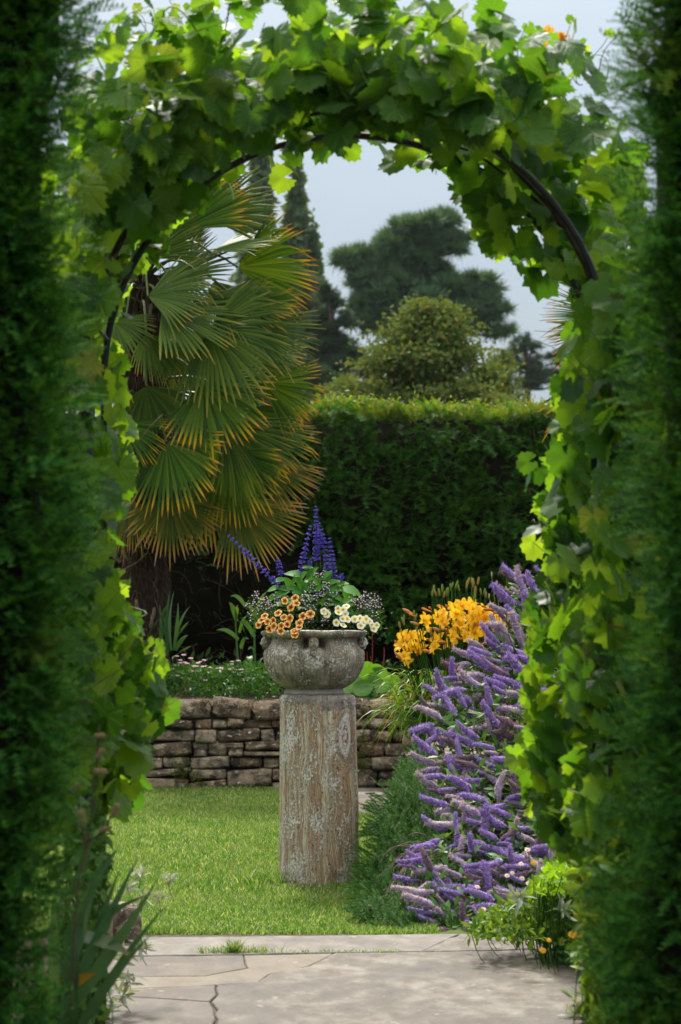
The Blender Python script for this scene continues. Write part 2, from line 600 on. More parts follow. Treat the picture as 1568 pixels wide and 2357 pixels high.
def stone_mat(name='walling_stone'):
    m, t, out = new_mat(name)
    ob = t.nodes.new('ShaderNodeObjectInfo').outputs['Random']
    v = position(t)
    base = ramp(t, ob, [(0.0, (0.15, 0.10, 0.062)), (0.3, (0.28, 0.20, 0.13)), (0.55, (0.36, 0.29, 0.205)), (0.75, (0.19, 0.14, 0.10)), (1.0, (0.34, 0.215, 0.12))])
    f = noise(t, v, 9.0, 6, 0.7)
    c = mixc(t, ramp(t, f, [(0.38, 0.0), (0.60, 0.95)]), base, (0.035, 0.026, 0.021))
    f2 = noise(t, mapping(t, v, (1, 1, 1.7), (3, 1, 2)), 13.0, 5, 0.7)
    c = mixc(t, ramp(t, f2, [(0.52, 0.0), (0.66, 0.8)]), c, (0.46, 0.38, 0.28))
    wh = noise(t, mapping(t, v, (1, 1, 1), (7, 2, 5)), 26.0, 2, 0.5)
    c = mixc(t, ramp(t, wh, [(0.67, 0.0), (0.71, 0.85)]), c, (0.55, 0.50, 0.44))
    p = node(t, 'ShaderNodeBsdfPrincipled', {'Base Color': c, 'Roughness': 0.85, 'Specular IOR Level': 0.25})
    h = mth(t, 'ADD', f, mth(t, 'MULTIPLY', noise(t, v, 40.0, 4, 0.6), 0.4))
    b = node(t, 'ShaderNodeBump', {'Height': h, 'Strength': 0.9, 'Distance': 0.02})
    t.links.new(b.outputs[0], p.inputs['Normal'])
    t.links.new(p.outputs[0], out.inputs[0])
    return m
M_stone = stone_mat()
M_mortar = plain_mat('wall_mortar', (0.025, 0.02, 0.016), (0.07, 0.055, 0.042), 20, 0.95, 0.1, 0.8, 0.02)
ROCKS = [rock_mesh('stone', M_stone, 100 + i, 5, [9, 14, 20, 7][i % 4], 0.075) for i in range(9)]

def box_mesh(name, x0, x1, y0, y1, z0, z1, mat):
    V = [(x, y, z) for z in (z0, z1) for y in (y0, y1) for x in (x0, x1)]
    F = [(0, 2, 3, 1), (4, 5, 7, 6), (0, 1, 5, 4), (2, 6, 7, 3), (0, 4, 6, 2), (1, 3, 7, 5)]
    return np_mesh(name, V, [np.array(F)], mat)

def stone_course_wall(root, p0, p1, courses, depth, r, wmin=0.12, wmax=0.34):
    """stones laid in courses along the line p0 to p1"""
    p0, p1 = np.array(p0, float), np.array(p1, float)
    L = np.linalg.norm(p1 - p0); ux = (p1 - p0) / L; uy = np.array([-ux[1], ux[0]])
    ang = math.atan2(ux[1], ux[0])
    z = 0.0
    for ci, h in enumerate(courses):
        s = r.uniform(-0.2, 0)
        big = ci == len(courses) - 1
        while s < L:
            w = r.uniform(wmin, wmax) * (1.25 if big or ci == 0 else 1)
            parts = [(z, h)]
            if not big and h > 0.10 and r.random() < 0.34:
                k = r.uniform(.4, .6); parts = [(z, h * k), (z + h * k, h * (1 - k))]
            for zz, hh in parts:
                g = 0.010
                me = ROCKS[r.integers(len(ROCKS))]
                dep = depth * r.uniform(.8, 1.2)
                q = p0 + ux * (s + w / 2) + uy * (r.normal(0, 0.02) + depth * 0.1)
                M = Matrix.Translation((q[0], q[1], zz + hh / 2 + r.normal(0, .004))) @ Matrix.Rotation(ang + r.normal(0, 0.03), 4, 'Z') @ Matrix.Rotation(r.normal(0, 0.055), 4, 'Y') @ Matrix.Diagonal((w - g * r.uniform(.2, 2.5) + 0.012, dep, hh - g * r.uniform(.0, 2.0) + 0.006, 1))
                if r.random() < .5: M = M @ Matrix.Rotation(math.pi, 4, 'Z')
                obj('stone', me, root, M)
            s += w
        z += h

WALL_Y = 18.75
WALL_H = 0.67
w1 = thing('garden_wall', (-1.4, WALL_Y + .15, 0), 'low retaining wall of rough brown stones behind the lawn', 'stone wall')
tag(w1, kind='thing')
stone_course_wall(w1, (-3.2, WALL_Y + 0.10), (0.72, WALL_Y + 0.10), [0.15, 0.095, 0.115, 0.10, 0.08, 0.15], 0.24, np.random.default_rng(12), 0.11, 0.36)
obj('mortar_core', box_mesh('mortar_core', -3.3, 0.74, WALL_Y + 0.095, WALL_Y + 0.30, 0, WALL_H - 0.02, M_mortar), w1)
w2 = thing('garden_wall', (0.62, 15, 0), 'side retaining wall of stones running towards the daylilies', 'stone wall')
tag(w2, kind='thing')
stone_course_wall(w2, (0.64, 18.6), (0.64, 12.4), [0.14, 0.11, 0.12, 0.12, 0.14], 0.24, np.random.default_rng(9), 0.2, 0.42)
obj('mortar_core', box_mesh('mortar_core', 0.58, 0.80, 12.4, 18.6, 0, WALL_H - 0.06, M_mortar), w2)
sheet('back_bed_soil', -6, 4.5, WALL_Y + 0.12, 25, WALL_H - 0.035, M_soil)
sheet('side_bed_soil', 0.66, 4.5, 12.4, WALL_Y + 0.12, WALL_H - 0.05, M_soil)
bank = obj('soil_bank', np_mesh('soil_bank', [(0.66, 11.5, 0.0), (4.5, 11.5, 0.0), (4.5, 12.42, WALL_H - 0.045), (0.66, 12.42, WALL_H - 0.045)], [np.array([(0, 1, 2, 3)])], M_soil))
bank['kind'] = 'structure'

# little moss clumps in the wall joints
def moss(px, py, r_px, n, label):
    s = Soup()
    c = P(px, py, WALL_Y - 0.05)
    R0 = r_px / PXM(WALL_Y)
    tv, tf, tt = blade(0.022, 0.010, 2, 0.3, 0.1, 'lance')
    a = rng.normal(0, 1, (n, 3)) * np.array([R0 * .45, 0.025, R0 * .6])
    R = frames(rand_dirs(n) + np.array([0, -.6, .3]), rand_dirs(n))
    s.scatter(tv, tf, c + a, R, rng.uniform(.6, 1.3, n), tt)
    o = obj('moss', s.mesh('moss', M_moss))
    tag(o, label, 'moss', kind='stuff')
M_moss = leaf_mat('moss_green', [(0.04, 0.06, 0.008), (0.09, 0.11, 0.012), (0.06, 0.09, 0.01)], 0.2)
moss(418, 1772, 26, 260, 'green moss clump low in the joints of the back wall')
moss(452, 1790, 16, 120, 'small moss tuft at the foot of the back wall')
moss(832, 1760, 24, 260, 'yellow-green moss on the wall stones beside the pedestal')
moss(836, 1710, 18, 120, 'thin moss patch above the larger one beside the pedestal')
# ------------------------------------------------------------------ pedestal and urn
PX0, PY0 = -0.117, 12.40
PD = PXM(PY0)
Z = lambda y: CAM_H - (y - 1398.6) / PD        # height of a picture row at the pedestal's distance
X = lambda x: (x - 784.0) / PD

def lathe(prof, seg, rfun=None, cx=0.0, cy=0.0, close=False):
    """prof: list of (r, z); rfun(theta, i, r, z) -> (r, z)"""
    th = np.arange(seg) / seg * 2 * math.pi
    V = []
    for i, (r, z) in enumerate(prof):
        rr, zz = (np.full(seg, r), np.full(seg, z)) if rfun is None else rfun(th, i, r, z)
        V.append(np.stack([cx + rr * np.cos(th), cy + rr * np.sin(th), zz], 1))
    V = np.concatenate(V)
    F = [(i * seg + j, i * seg + (j + 1) % seg, (i + 1) * seg + (j + 1) % seg, (i + 1) * seg + j) for i in range(len(prof) - 1) for j in range(seg)]
    return V, np.array(F)

def pedestal_mat():
    m, t, out = new_mat('banded_stone')
    pos = position(t)
    sep = node(t, 'ShaderNodeSeparateXYZ', {0: pos})
    u = mth(t, 'SUBTRACT', sep.outputs[0], PX0)
    y = mth(t, 'SUBTRACT', sep.outputs[1], PY0)
    z = sep.outputs[2]
    ang = mth(t, 'ARCTAN2', u, mth(t, 'MULTIPLY', y, -1.0))
    s = mth(t, 'MULTIPLY', ang, 0.2)                       # arc length round the shaft, 0 at the front
    vec = node(t, 'ShaderNodeCombineXYZ', {0: s, 1: 0.0, 2: z}).outputs[0]
    w1 = noise(t, mapping(t, vec, (6, 6, 4.0)), 1.0, 3, 0.5)
    w2 = noise(t, mapping(t, vec, (18, 18, 9.0), (4, 0, 1)), 1.0, 3, 0.6)
    sw = mth(t, 'ADD', s, mth(t, 'ADD', mth(t, 'MULTIPLY', mth(t, 'SUBTRACT', w1, .5), 0.09), mth(t, 'MULTIPLY', mth(t, 'SUBTRACT', w2, .5), 0.022)))
    kx, kz = 0.160, 0.752
    dx = mth(t, 'SUBTRACT', s, kx)
    dz = mth(t, 'MULTIPLY', mth(t, 'SUBTRACT', z, kz), 0.40)
    e = mth(t, 'SQRT', mth(t, 'ADD', mth(t, 'MULTIPLY', dx, dx), mth(t, 'MULTIPLY', dz, dz)))
    e = mth(t, 'ADD', e, mth(t, 'MULTIPLY', mth(t, 'SUBTRACT', w2, .5), 0.012))
    k = ramp(t, e, [(0.045, 1.0), (0.085, 0.0)])
    su = mixc(t, k, sw, e)
    zz = mth(t, 'MULTIPLY', z, mth(t, 'SUBTRACT', 1.0, k))
    bv = node(t, 'ShaderNodeCombineXYZ', {0: su, 1: 0.0, 2: mth(t, 'MULTIPLY', zz, 0.016)}).outputs[0]
    b1 = noise(t, bv, 42.0, 3, 0.55)
    b2 = noise(t, bv, 230.0, 2, 0.5)
    bsum = mth(t, 'ADD', mth(t, 'MULTIPLY', b1, 0.6), mth(t, 'MULTIPLY', b2, 0.4))
    c = ramp(t, bsum, [(0.33, (0.118, 0.072, 0.044)), (0.41, (0.287, 0.161, 0.085)), (0.455, (0.507, 0.330, 0.195)), (0.485, (0.186, 0.114, 0.072)), (0.52, (0.456, 0.295, 0.178)), (0.555, (0.720, 0.720, 0.507)), (0.59, (0.372, 0.246, 0.161)), (0.64, (0.720, 0.720, 0.524)), (0.70, (0.321, 0.212, 0.135))])
    c = mixc(t, 0.18, c, (0.36, 0.27, 0.18))
    # the eye of the knot
    ring = ramp(t, e, [(0.0, (0.46, 0.40, 0.31)), (0.009, (0.56, 0.50, 0.41)), (0.013, (0.30, 0.15, 0.055)), (0.022, (0.33, 0.19, 0.085)), (0.026, (0.60, 0.58, 0.53)), (0.042, (0.52, 0.48, 0.42)), (0.047, (0.22, 0.13, 0.075))])
    c = mixc(t, ramp(t, e, [(0.043, 1.0), (0.048, 0.0)]), c, ring)
    # the collar of plain grey stone at the top
    cz = mth(t, 'ADD', z, mth(t, 'ADD', mth(t, 'MULTIPLY', mth(t, 'SUBTRACT', w1, .5), 0.03), mth(t, 'MULTIPLY', s, -0.0)))
    lim = mth(t, 'SUBTRACT', 0.915, mth(t, 'MULTIPLY', mth(t, 'GREATER_THAN', s, 0.02), 0.035))
    g = mth(t, 'GREATER_THAN', cz, lim)
    grey = ramp(t, noise(t, pos, 30, 4, .6), [(0.35, (0.187, 0.156, 0.128)), (0.65, (0.336, 0.288, 0.242))])
    c = mixc(t, g, c, grey)
    # broad weathering, dark grime, lichen
    c = mixc(t, ramp(t, noise(t, mapping(t, vec, (9, 9, 4)), 1.0, 4, .65), [(0.50, 0.0), (0.76, 0.55)]), c, (0.15, 0.105, 0.07))
    reg = ramp(t, noise(t, mapping(t, vec, (10, 10, 5.0), (2, 5, 3)), 1.0, 3, .55), [(0.40, 0.0), (0.62, 1.0)])
    sp = noise(t, mapping(t, vec, (1, 1, .8)), 80.0, 6, .72)
    spk = ramp(t, mth(t, 'ADD', sp, mth(t, 'MULTIPLY', reg, 0.17)), [(0.605, 0.0), (0.64, 0.95)])
    c = mixc(t, spk, c, (0.66, 0.62, 0.53))
    dark = ramp(t, noise(t, mapping(t, vec, (1, 1, .7), (9, 1, 1)), 60.0, 5, .75), [(0.58, 0.0), (0.65, 0.85)])
    c = mixc(t, dark, c, (0.035, 0.028, 0.022))
    p = node(t, 'ShaderNodeBsdfPrincipled', {'Base Color': c, 'Roughness': 0.78, 'Specular IOR Level': 0.3})
    h = mth(t, 'ADD', mth(t, 'ADD', mth(t, 'MULTIPLY', b2, 0.9), mth(t, 'MULTIPLY', b1, 0.8)), mth(t, 'ADD', mth(t, 'MULTIPLY', spk, 0.35), mth(t, 'MULTIPLY', dark, -0.5)))
    b = node(t, 'ShaderNodeBump', {'Height': h, 'Strength': 1.0, 'Distance': 0.012})
    t.links.new(b.outputs[0], p.inputs['Normal'])
    t.links.new(p.outputs[0], out.inputs[0])
    return m

def build_pedestal():
    root = thing('pedestal', (PX0, PY0, 0), 'tall round pedestal of brown banded stone with lichen and a knot', 'pedestal')
    prof = [(0.205, -0.03)]
    zt = Z(1597)
    for i in range(60):
        f = i / 59
        prof.append((0.2065 - 0.0135 * f, 0.002 + (zt - 0.02) * f))
    prof += [(0.189, zt - 0.010), (0.180, zt - 0.003), (0.165, zt), (0.05, zt), (0.002, zt)]
    rs = np.random.default_rng(3)
    ph = rs.uniform(0, 6.28, (14,)); fz = rs.uniform(2, 16, 14); fa = rs.integers(1, 9, 14)
    def rf(th, i, r, z):
        d = sum(np.sin(fa[k] * th + fz[k] * z + ph[k]) for k in range(14)) / 14
        d2 = np.sin(th * 31 + 3 * np.sin(z * 7)) * 0.0009
        taper = 0 if r < 0.16 else 1
        lean = 0.011 * (1 - z / 0.95) * np.cos(th)
        low = -0.004 if z < 0.05 else 0
        return r + taper * (d * 0.0062 + d2 + lean + low * (1 + np.sin(5 * th)) ), np.full(len(th), z)
    V, F = lathe(prof, 112, rf, PX0, PY0)
    obj('shaft', np_mesh('shaft', V, [F], pedestal_mat(), smooth=True), root)
    # crumbs of stone at the foot
build_pedestal()

def urn_mat(name, ribs=True):
    m, t, out = new_mat(name)
    pos = position(t)
    sep = node(t, 'ShaderNodeSeparateXYZ', {0: pos})
    u = mth(t, 'SUBTRACT', sep.outputs[0], PX0)
    y = mth(t, 'SUBTRACT', sep.outputs[1], PY0)
    ang = mth(t, 'ARCTAN2', u, mth(t, 'MULTIPLY', y, -1.0))
    vec = node(t, 'ShaderNodeCombineXYZ', {0: mth(t, 'MULTIPLY', ang, 0.26), 1: 0.0, 2: sep.outputs[2]}).outputs[0]
    f = noise(t, pos, 13, 6, .65)
    c = ramp(t, f, [(0.34, (0.128, 0.108, 0.078)), (0.5, (0.292, 0.252, 0.183)), (0.66, (0.465, 0.413, 0.315))])
    st = noise(t, mapping(t, vec, (110, 1, 5)), 1.0, 3, .6)
    c = mixc(t, ramp(t, st, [(0.45, 0.0), (0.7, 0.65)]), c, (0.055, 0.048, 0.038))
    c = mixc(t, ramp(t, noise(t, pos, 7, 3, .5), [(0.52, 0.0), (0.75, 0.5)]), c, (0.10, 0.098, 0.055))
    reg = ramp(t, noise(t, mapping(t, pos, (1, 1, 1), (1.3, .4, 2)), 7.5, 3, .55), [(0.42, 0.0), (0.62, 1.0)])
    sp = noise(t, pos, 75.0, 4, .65)
    spk = ramp(t, mth(t, 'ADD', sp, mth(t, 'MULTIPLY', reg, 0.16)), [(0.60, 0.0), (0.655, 0.92)])
    c = mixc(t, spk, c, (0.60, 0.585, 0.52))
    p = node(t, 'ShaderNodeBsdfPrincipled', {'Base Color': c, 'Roughness': 0.85, 'Specular IOR Level': 0.25})
    h = mth(t, 'ADD', mth(t, 'MULTIPLY', f, 0.5), mth(t, 'MULTIPLY', spk, 0.3))
    if ribs:
        wv = mth(t, 'SINE', mth(t, 'MULTIPLY', mth(t, 'ADD', ang, mth(t, 'MULTIPLY', f, 0.02)), 130.0))
        h = mth(t, 'ADD', h, mth(t, 'MULTIPLY', wv, 0.16))
    b = node(t, 'ShaderNodeBump', {'Height': h, 'Strength': 0.9, 'Distance': 0.01})
    t.links.new(b.outputs[0], p.inputs['Normal'])
    t.links.new(p.outputs[0], out.inputs[0])
    return m
M_urn = urn_mat('weathered_stone')
M_urn_plain = urn_mat('weathered_stone_plain', False)
UX = X(723.5)                                   # axis of the urn

def build_urn():
    root = thing('urn', (UX, PY0, Z(1597)), 'lobed grey stone urn with carved heads on the banded pedestal', 'urn')
    R = lambda px: px / PD
    prof = [(63, 1585), (68, 1583.5), (78, 1579), (88, 1573), (97, 1565), (104.5, 1556), (110, 1547), (114.5, 1537), (118, 1527), (119.5, 1517), (119.5, 1508), (117.5, 1499), (113.5, 1491), (108.5, 1484), (104.5, 1478), (102.5, 1472), (102.5, 1463)]
    ys = [p[1] for p in prof]
    yy = np.concatenate([np.linspace(1585, 1575, 8), np.linspace(1573, 1463, 34)])
    rr = np.interp(-yy, [-v for v in ys], [p[0] for p in prof])
    def rf(th, i, r, z):
        y = 1398.6 + (CAM_H - z) * PD
        dl = np.degrees(np.abs((th - math.pi / 2 + math.pi / 4) % (math.pi / 2) - math.pi / 4))
        env = np.clip((1582 - y) / 26, 0, 1) * np.clip((y - 1462) / 16, 0.25, 1)
        m = -0.14 * np.exp(-((dl - 15.0) / 4.6) ** 2) - 0.05 * np.exp(-(dl / 9.0) ** 2) + 0.03 * np.cos(np.radians((45 - dl) * 2))
        gap = -0.24 * np.exp(-((dl - 10.5) / 5.2) ** 4) * np.exp(-((y - 1478) / 13.0) ** 4)
        fig = 0.02 * np.exp(-(dl / 6.0) ** 2) * np.sin((y - 1500) / 80.0 * math.pi) * (1500 < y < 1575)
        fine = 0.0035 * np.sin(th * 8 * 11) * (dl > 19)
        return r * (1 + m * env + gap + fig + fine * env), np.full(len(th), z)
    V, F = lathe([(R(a), Z(b)) for a, b in zip(rr, yy)], 288, rf, UX, PY0)
    obj('bowl', np_mesh('bowl', V, [F], M_urn, smooth=True), root)
    rp = [(101, 1466.5), (110, 1466), (116.5, 1464.5), (119.5, 1461.5), (121.5, 1459), (121.8, 1455), (120.5, 1452.5), (116, 1451.4), (109, 1451.6), (104, 1455), (102, 1466.5)]
    rj = np.random.default_rng(8)
    nz = rj.uniform(0, 6.28, 5)
    V, F = lathe([(R(a), Z(b)) for a, b in rp], 144, lambda th, i, r, z: (r * (1 + .004 * np.sin(th * 9 + nz[0] + i) + .003 * np.sin(th * 23 + nz[1])), z + .0012 * np.sin(th * 7 + nz[2])), UX, PY0)
    obj('rim', np_mesh('rim', V, [F], M_urn_plain, smooth=True), root)
    fp = [(2, 1598.0), (66, 1598.0), (69, 1596), (70, 1592), (69, 1589), (66, 1587), (65.5, 1583)]
    V, F = lathe([(R(a), Z(b)) for a, b in fp], 96, None, UX, PY0)
    obj('foot', np_mesh('foot', V, [F], plain_mat('pale_foot_stone', (0.20, 0.185, 0.15), (0.37, 0.345, 0.29), 22, 0.85, 0.2, 0.5, 0.006), smooth=True), root)
    V, F = lathe([(R(106), Z(1461)), (R(70), Z(1457)), (0.001, Z(1455))], 48, None, UX, PY0)
    obj('potting_soil', np_mesh('potting_soil', V, [F], M_soil, smooth=True), root)
    # carved heads under the rim
    import bmesh
    bm = bmesh.new()
    bmesh.ops.create_icosphere(bm, subdivisions=4, radius=1.0)
    for v in bm.verts:
        p = np.array(v.co)
        x, y, z = p                              # face looks to -y
        q = p * np.array([0.0225, 0.024, 0.031])
        if z < 0: q[0] *= 1 - 0.28 * z * z; q[1] *= 1 - 0.1 * z * z
        if y < 0:
            q[1] -= 0.0075 * math.exp(-(x / .14) ** 2) * math.exp(-((z + 0.02) / .24) ** 2)          # nose
            for sx in (-.36, .36):
                q[1] += 0.0055 * math.exp(-((x - sx) / .2) ** 2 - ((z - .16) / .13) ** 2)             # eye hollows
                q[1] -= 0.0018 * math.exp(-((x - sx) / .1) ** 2 - ((z - .15) / .06) ** 2)
                q[1] -= 0.002 * math.exp(-((x - sx) / .22) ** 2 - ((z + .25) / .2) ** 2)              # cheeks
            q[1] -= 0.0035 * math.exp(-((z - .36) / .1) ** 2) * math.exp(-(x / .6) ** 2)              # brow
            q[1] += 0.0035 * math.exp(-(x / .28) ** 2 - ((z + .45) / .05) ** 2)                       # mouth line
            q[1] -= 0.0030 * math.exp(-(x / .25) ** 2 - ((z + .74) / .14) ** 2)                       # chin
        if z > .42:
            q *= 1.10; q[1] += .0012 * math.sin(x * 22)                                               # hair band
        v.co = Vector(q.tolist())
    bmesh.ops.create_cone(bm, cap_ends=True, segments=20, radius1=0.020, radius2=0.012, depth=0.03, matrix=Matrix.Translation((0, 0.006, -0.036)))
    me = bpy.data.meshes.new('carved_head'); bm.to_mesh(me); bm.free()
    me.polygons.foreach_set('use_smooth', np.ones(len(me.polygons), bool))
    me.materials.append(M_urn_plain)
    for k in range(4):
        a = k * math.pi / 2
        rad = R(109)
        q = (UX + math.sin(a) * rad, PY0 - math.cos(a) * rad, Z(1480.5))
        obj('carved_head', me, root, Matrix.Translation(q) @ Matrix.Rotation(a, 4, 'Z') @ Matrix.Rotation(-0.06, 4, 'X') @ Matrix.Scale(1.15, 4))
build_urn()

def crumbs():
    tv = norm(rng.normal(size=(6, 3)))
    tv = np.array([(1, 0, 0), (-1, 0, 0), (0, 1, 0), (0, -1, 0), (0, 0, .6), (0, 0, -.6)], float)
    tf = [np.array([(0, 2, 4), (2, 1, 4), (1, 3, 4), (3, 0, 4), (2, 0, 5), (1, 2, 5), (3, 1, 5), (0, 3, 5)])]
    n = 260
    a = rng.uniform(math.pi * 0.95, math.pi * 1.6, n)
    r = 0.215 + np.abs(rng.normal(0, 0.035, n))
    pos = np.stack([PX0 + r * np.cos(a) * 1.12, PY0 + r * np.sin(a), np.full(n, 0.006)], 1)
    s = Soup().scatter(tv, tf, pos, frames(rand_dirs(n), rand_dirs(n)), rng.uniform(.003, .010, n))
    o = obj('gravel', s.mesh('gravel', plain_mat('tan_chips', (0.20, 0.14, 0.09), (0.42, 0.33, 0.24), 40, .9, .2, 0)))
    tag(o, 'tan stone chips scattered at the foot of the pedestal', 'gravel', kind='stuff')
crumbs()

# ------------------------------------------------------------------ planting in the urn
def U(cx, cy):                                   # picture point from the close-up of the urn
    return (850 + cx / 1.96) * 0.5754, (1950 + cy / 1.96) * 0.5754
def UP(cx, cy, dy=0.0):
    x, y = U(cx, cy)
    return P(x, y, PY0 + dy)
def mound(cx, cy):
    """how far in front of the urn's axis the flowers at this spot stand"""
    p = UP(cx, cy)
    dx = (p[0] - UX) / 0.33
    dz = max(0.0, (p[2] - Z(1455)) / 0.26)
    return -0.29 * math.sqrt(max(0.03, 1 - min(1, dx * dx) - 0.75 * min(1, dz) ** 1.4))

M_salvia = leaf_mat('salvia_leaf', [(0.035, 0.15, 0.02), (0.065, 0.22, 0.028), (0.10, 0.28, 0.035)], 0.35, rough=0.55)
M_stem = leaf_mat('purple_stem', [(0.05, 0.045, 0.06), (0.06, 0.07, 0.05)], 0)
M_blue = leaf_mat('violet_floret', [(0.035, 0.022, 0.20), (0.075, 0.045, 0.38), (0.12, 0.08, 0.52), (0.045, 0.028, 0.24)], 0.3, tcols=[(0.10, 0.06, 0.5), (0.16, 0.10, 0.7)], rough=0.6)
M_calyx = leaf_mat('dark_calyx', [(0.022, 0.018, 0.05), (0.045, 0.04, 0.075)], 0, rough=0.8)
M_fine = leaf_mat('fine_green', [(0.02, 0.07, 0.012), (0.045, 0.13, 0.02), (0.07, 0.17, 0.025)], 0.3)

def floret_template():
    # lipped floret pointing to +Y: an upper hood and a broad lower lip
    tv = np.array([(-.12, 0, 0), (.12, 0, 0), (.16, .5, .12), (-.16, .5, .12), (0, .85, .35),
                   (-.45, .95, -.1), (.45, .95, -.1), (0, 1.15, -.45), (0, .55, .0)], float)
    return tv, [np.array([(0, 1, 2, 3)]), np.array([(3, 2, 4), (8, 5, 7), (8, 7, 6)])]

def salvia_spike(root, top, base, n_wh, start, size, dy=0.0, name='flower_spike'):
    a, b = UP(*base, dy), UP(*top, dy)
    pts = curve_pts(a, b, (rng.normal(0, .004), rng.normal(0, .01), 0), 10)
    me = Soup().tube(pts, np.linspace(.0032, .0014, 10), 5).mesh('stalk', M_stem)
    s, sc = Soup(), Soup()
    tv, tf = floret_template()
    bv = np.array([(0, -.3, -.35), (.35, .1, 0), (0, .3, .35), (-.35, .1, 0), (0, .9, .1)], float)
    bf = [np.array([(0, 1, 4), (1, 2, 4), (2, 3, 4), (3, 0, 4), (1, 0, 2), (3, 2, 0)])]
    axis = norm(b - a)
    for i in range(n_wh):
        f = start + (1 - start) * i / (n_wh - 1)
        c = a + (b - a) * f + np.interp(f, np.linspace(0, 1, 10), pts[:, 1]) * 0
        f += rng.normal(0, .006); c = a + (b - a) * f
        sz = rng.uniform(.75, 1.15) * size * (1.0 - 0.55 * ((i / (n_wh - 1)) ** 2.2))
        k = 13
        th = np.arange(k) / k * 6.28 + rng.uniform(0, 6.28)
        e1 = norm(np.cross(axis, (0.3, 1, 0.2))); e2 = np.cross(axis, e1)
        out = np.cos(th)[:, None] * e1 + np.sin(th)[:, None] * e2
        pos = c + out * sz * 0.22 + axis * rng.normal(0, sz * .24, (k, 1))
        dirs = out + axis * rng.uniform(-.1, .5, (k, 1))
        s.scatter(tv, tf, pos, frames(dirs, np.tile(axis, (k, 1))), sz * rng.uniform(.7, 1.15, k))
        sc.scatter(bv, bf, c + out * sz * .15 + axis * rng.normal(0, sz * .15, (k, 1)), frames(dirs, np.tile(axis, (k, 1))), sz * .5)
    o = obj(name, s.mesh(name, M_blue), root)
    obj('calyx', sc.mesh('calyx', M_calyx), o)
    obj('stalk', me, o)
    return o

def oval_leaf(name, mat, n=7, wid=0.55, fold=0.22, curl=0.25, serr=0.03):
    t = np.linspace(0, 1, n)
    w = wid * 0.5 * np.sin(np.clip(t ** 0.8, 0, 1) * math.pi) ** 0.75 + 0.004
    w = w * (1 + serr * np.where(np.arange(n) % 2 == 0, 1, -1))
    z = -curl * t ** 2
    V = np.concatenate([np.stack([-w, t, z + fold * w], 1), np.stack([0 * t, t, z], 1), np.stack([w, t, z + fold * w], 1)])
    F = [(i, i + n, i + n + 1, i + 1) for i in range(n - 1)] + [(i + n, i + 2 * n, i + 2 * n + 1, i + n + 1) for i in range(n - 1)]
    return np_mesh(name, V, [np.array(F)], mat, np.tile(t, 3), True)

def build_salvia():
    root = thing('salvia_plant', (UX, PY0, Z(1455)), 'salvia with violet-blue flower spikes and oval green leaves in the urn', 'flower')
    S = 0.0150
    salvia_spike(root, (812, 148), (818, 700), 15, .26, S * 1.0)
    salvia_spike(root, (770, 300), (676, 720), 11, .15, S * 1.0, -.02)
    salvia_spike(root, (862, 330), (912, 730), 11, .15, S, .02)
    salvia_spike(root, (918, 400), (966, 790), 11, .15, S, -.03)
    salvia_spike(root, (840, 280), (850, 640), 8, .5, S * .9, .03)
    salvia_spike(root, (128, 378), (580, 830), 15, .15, S * 1.1, -.05)
    salvia_spike(root, (510, 555), (580, 830), 6, .55, S, .02)
    salvia_spike(root, (766, 562), (758, 680), 4, .55, S * .8, -.05)
    salvia_spike(root, (1021, 676), (975, 850), 4, .72, S * .8, -.04)
    lm = [oval_leaf('leaf', M_salvia, 9, .62, .2, c, .05) for c in (.15, .35, .5)]
    spots = [(480, 790, 195, 90), (530, 715, 170, 90), (640, 665, 150, 110), (700, 700, 60, 110), (770, 665, 60, 100), (655, 800, 150, 120), (540, 825, 190, 100), (600, 750, 120, 100), (690, 745, 100, 110), (1000, 750, 30, 100), (1080, 795, -5, 140), (970, 790, 160, 100), (1060, 880, 20, 100), (1000, 905, -20, 110), (985, 850, -10, 110), (755, 630, 20, 60), (740, 618, 160, 50), (880, 690, 40, 90), (940, 735, 30, 90), (820, 720, 100, 90), (900, 700, 80, 90), (560, 780, 150, 100), (640, 720, 200, 90), (1100, 980, -20, 90), (460, 860, 210, 80), (850, 780, 40, 90), (720, 790, 230, 80)]
    for cx, cy, ang, ln in spots:
        a = math.radians(ang)
        L = ln / 1.96 * .5754 / PD * 1.25
        dy = mound(cx, cy) * .62
        yd = np.array([math.cos(a), rng.uniform(-.6, .1), math.sin(a)])
        nr = np.array([rng.normal(0, .2), -.55, .8])
        p = UP(cx, cy, dy) - norm(yd) * L * .5
        obj('leaf', lm[rng.integers(3)], root, mat4(frames(yd[None], nr[None])[0], L, p))
    for _ in range(60):
        cx, cy = rng.uniform(460, 1080), rng.uniform(720, 950)
        if abs(cx - 800) / 340 + (950 - cy) / 330 > 1.05: continue
        a = rng.uniform(0, math.pi)
        L = rng.uniform(70, 110) / 1.96 * .5754 / PD
        yd = np.array([math.cos(a), rng.uniform(-.8, .2), math.sin(a) * .7])
        p = UP(cx, cy, mound(cx, cy) * .5 + .05)
        obj('leaf', lm[rng.integers(3)], root, mat4(frames(yd[None], np.array([[rng.normal(0, .3), -.4, .9]]))[0], L, p))
build_salvia()

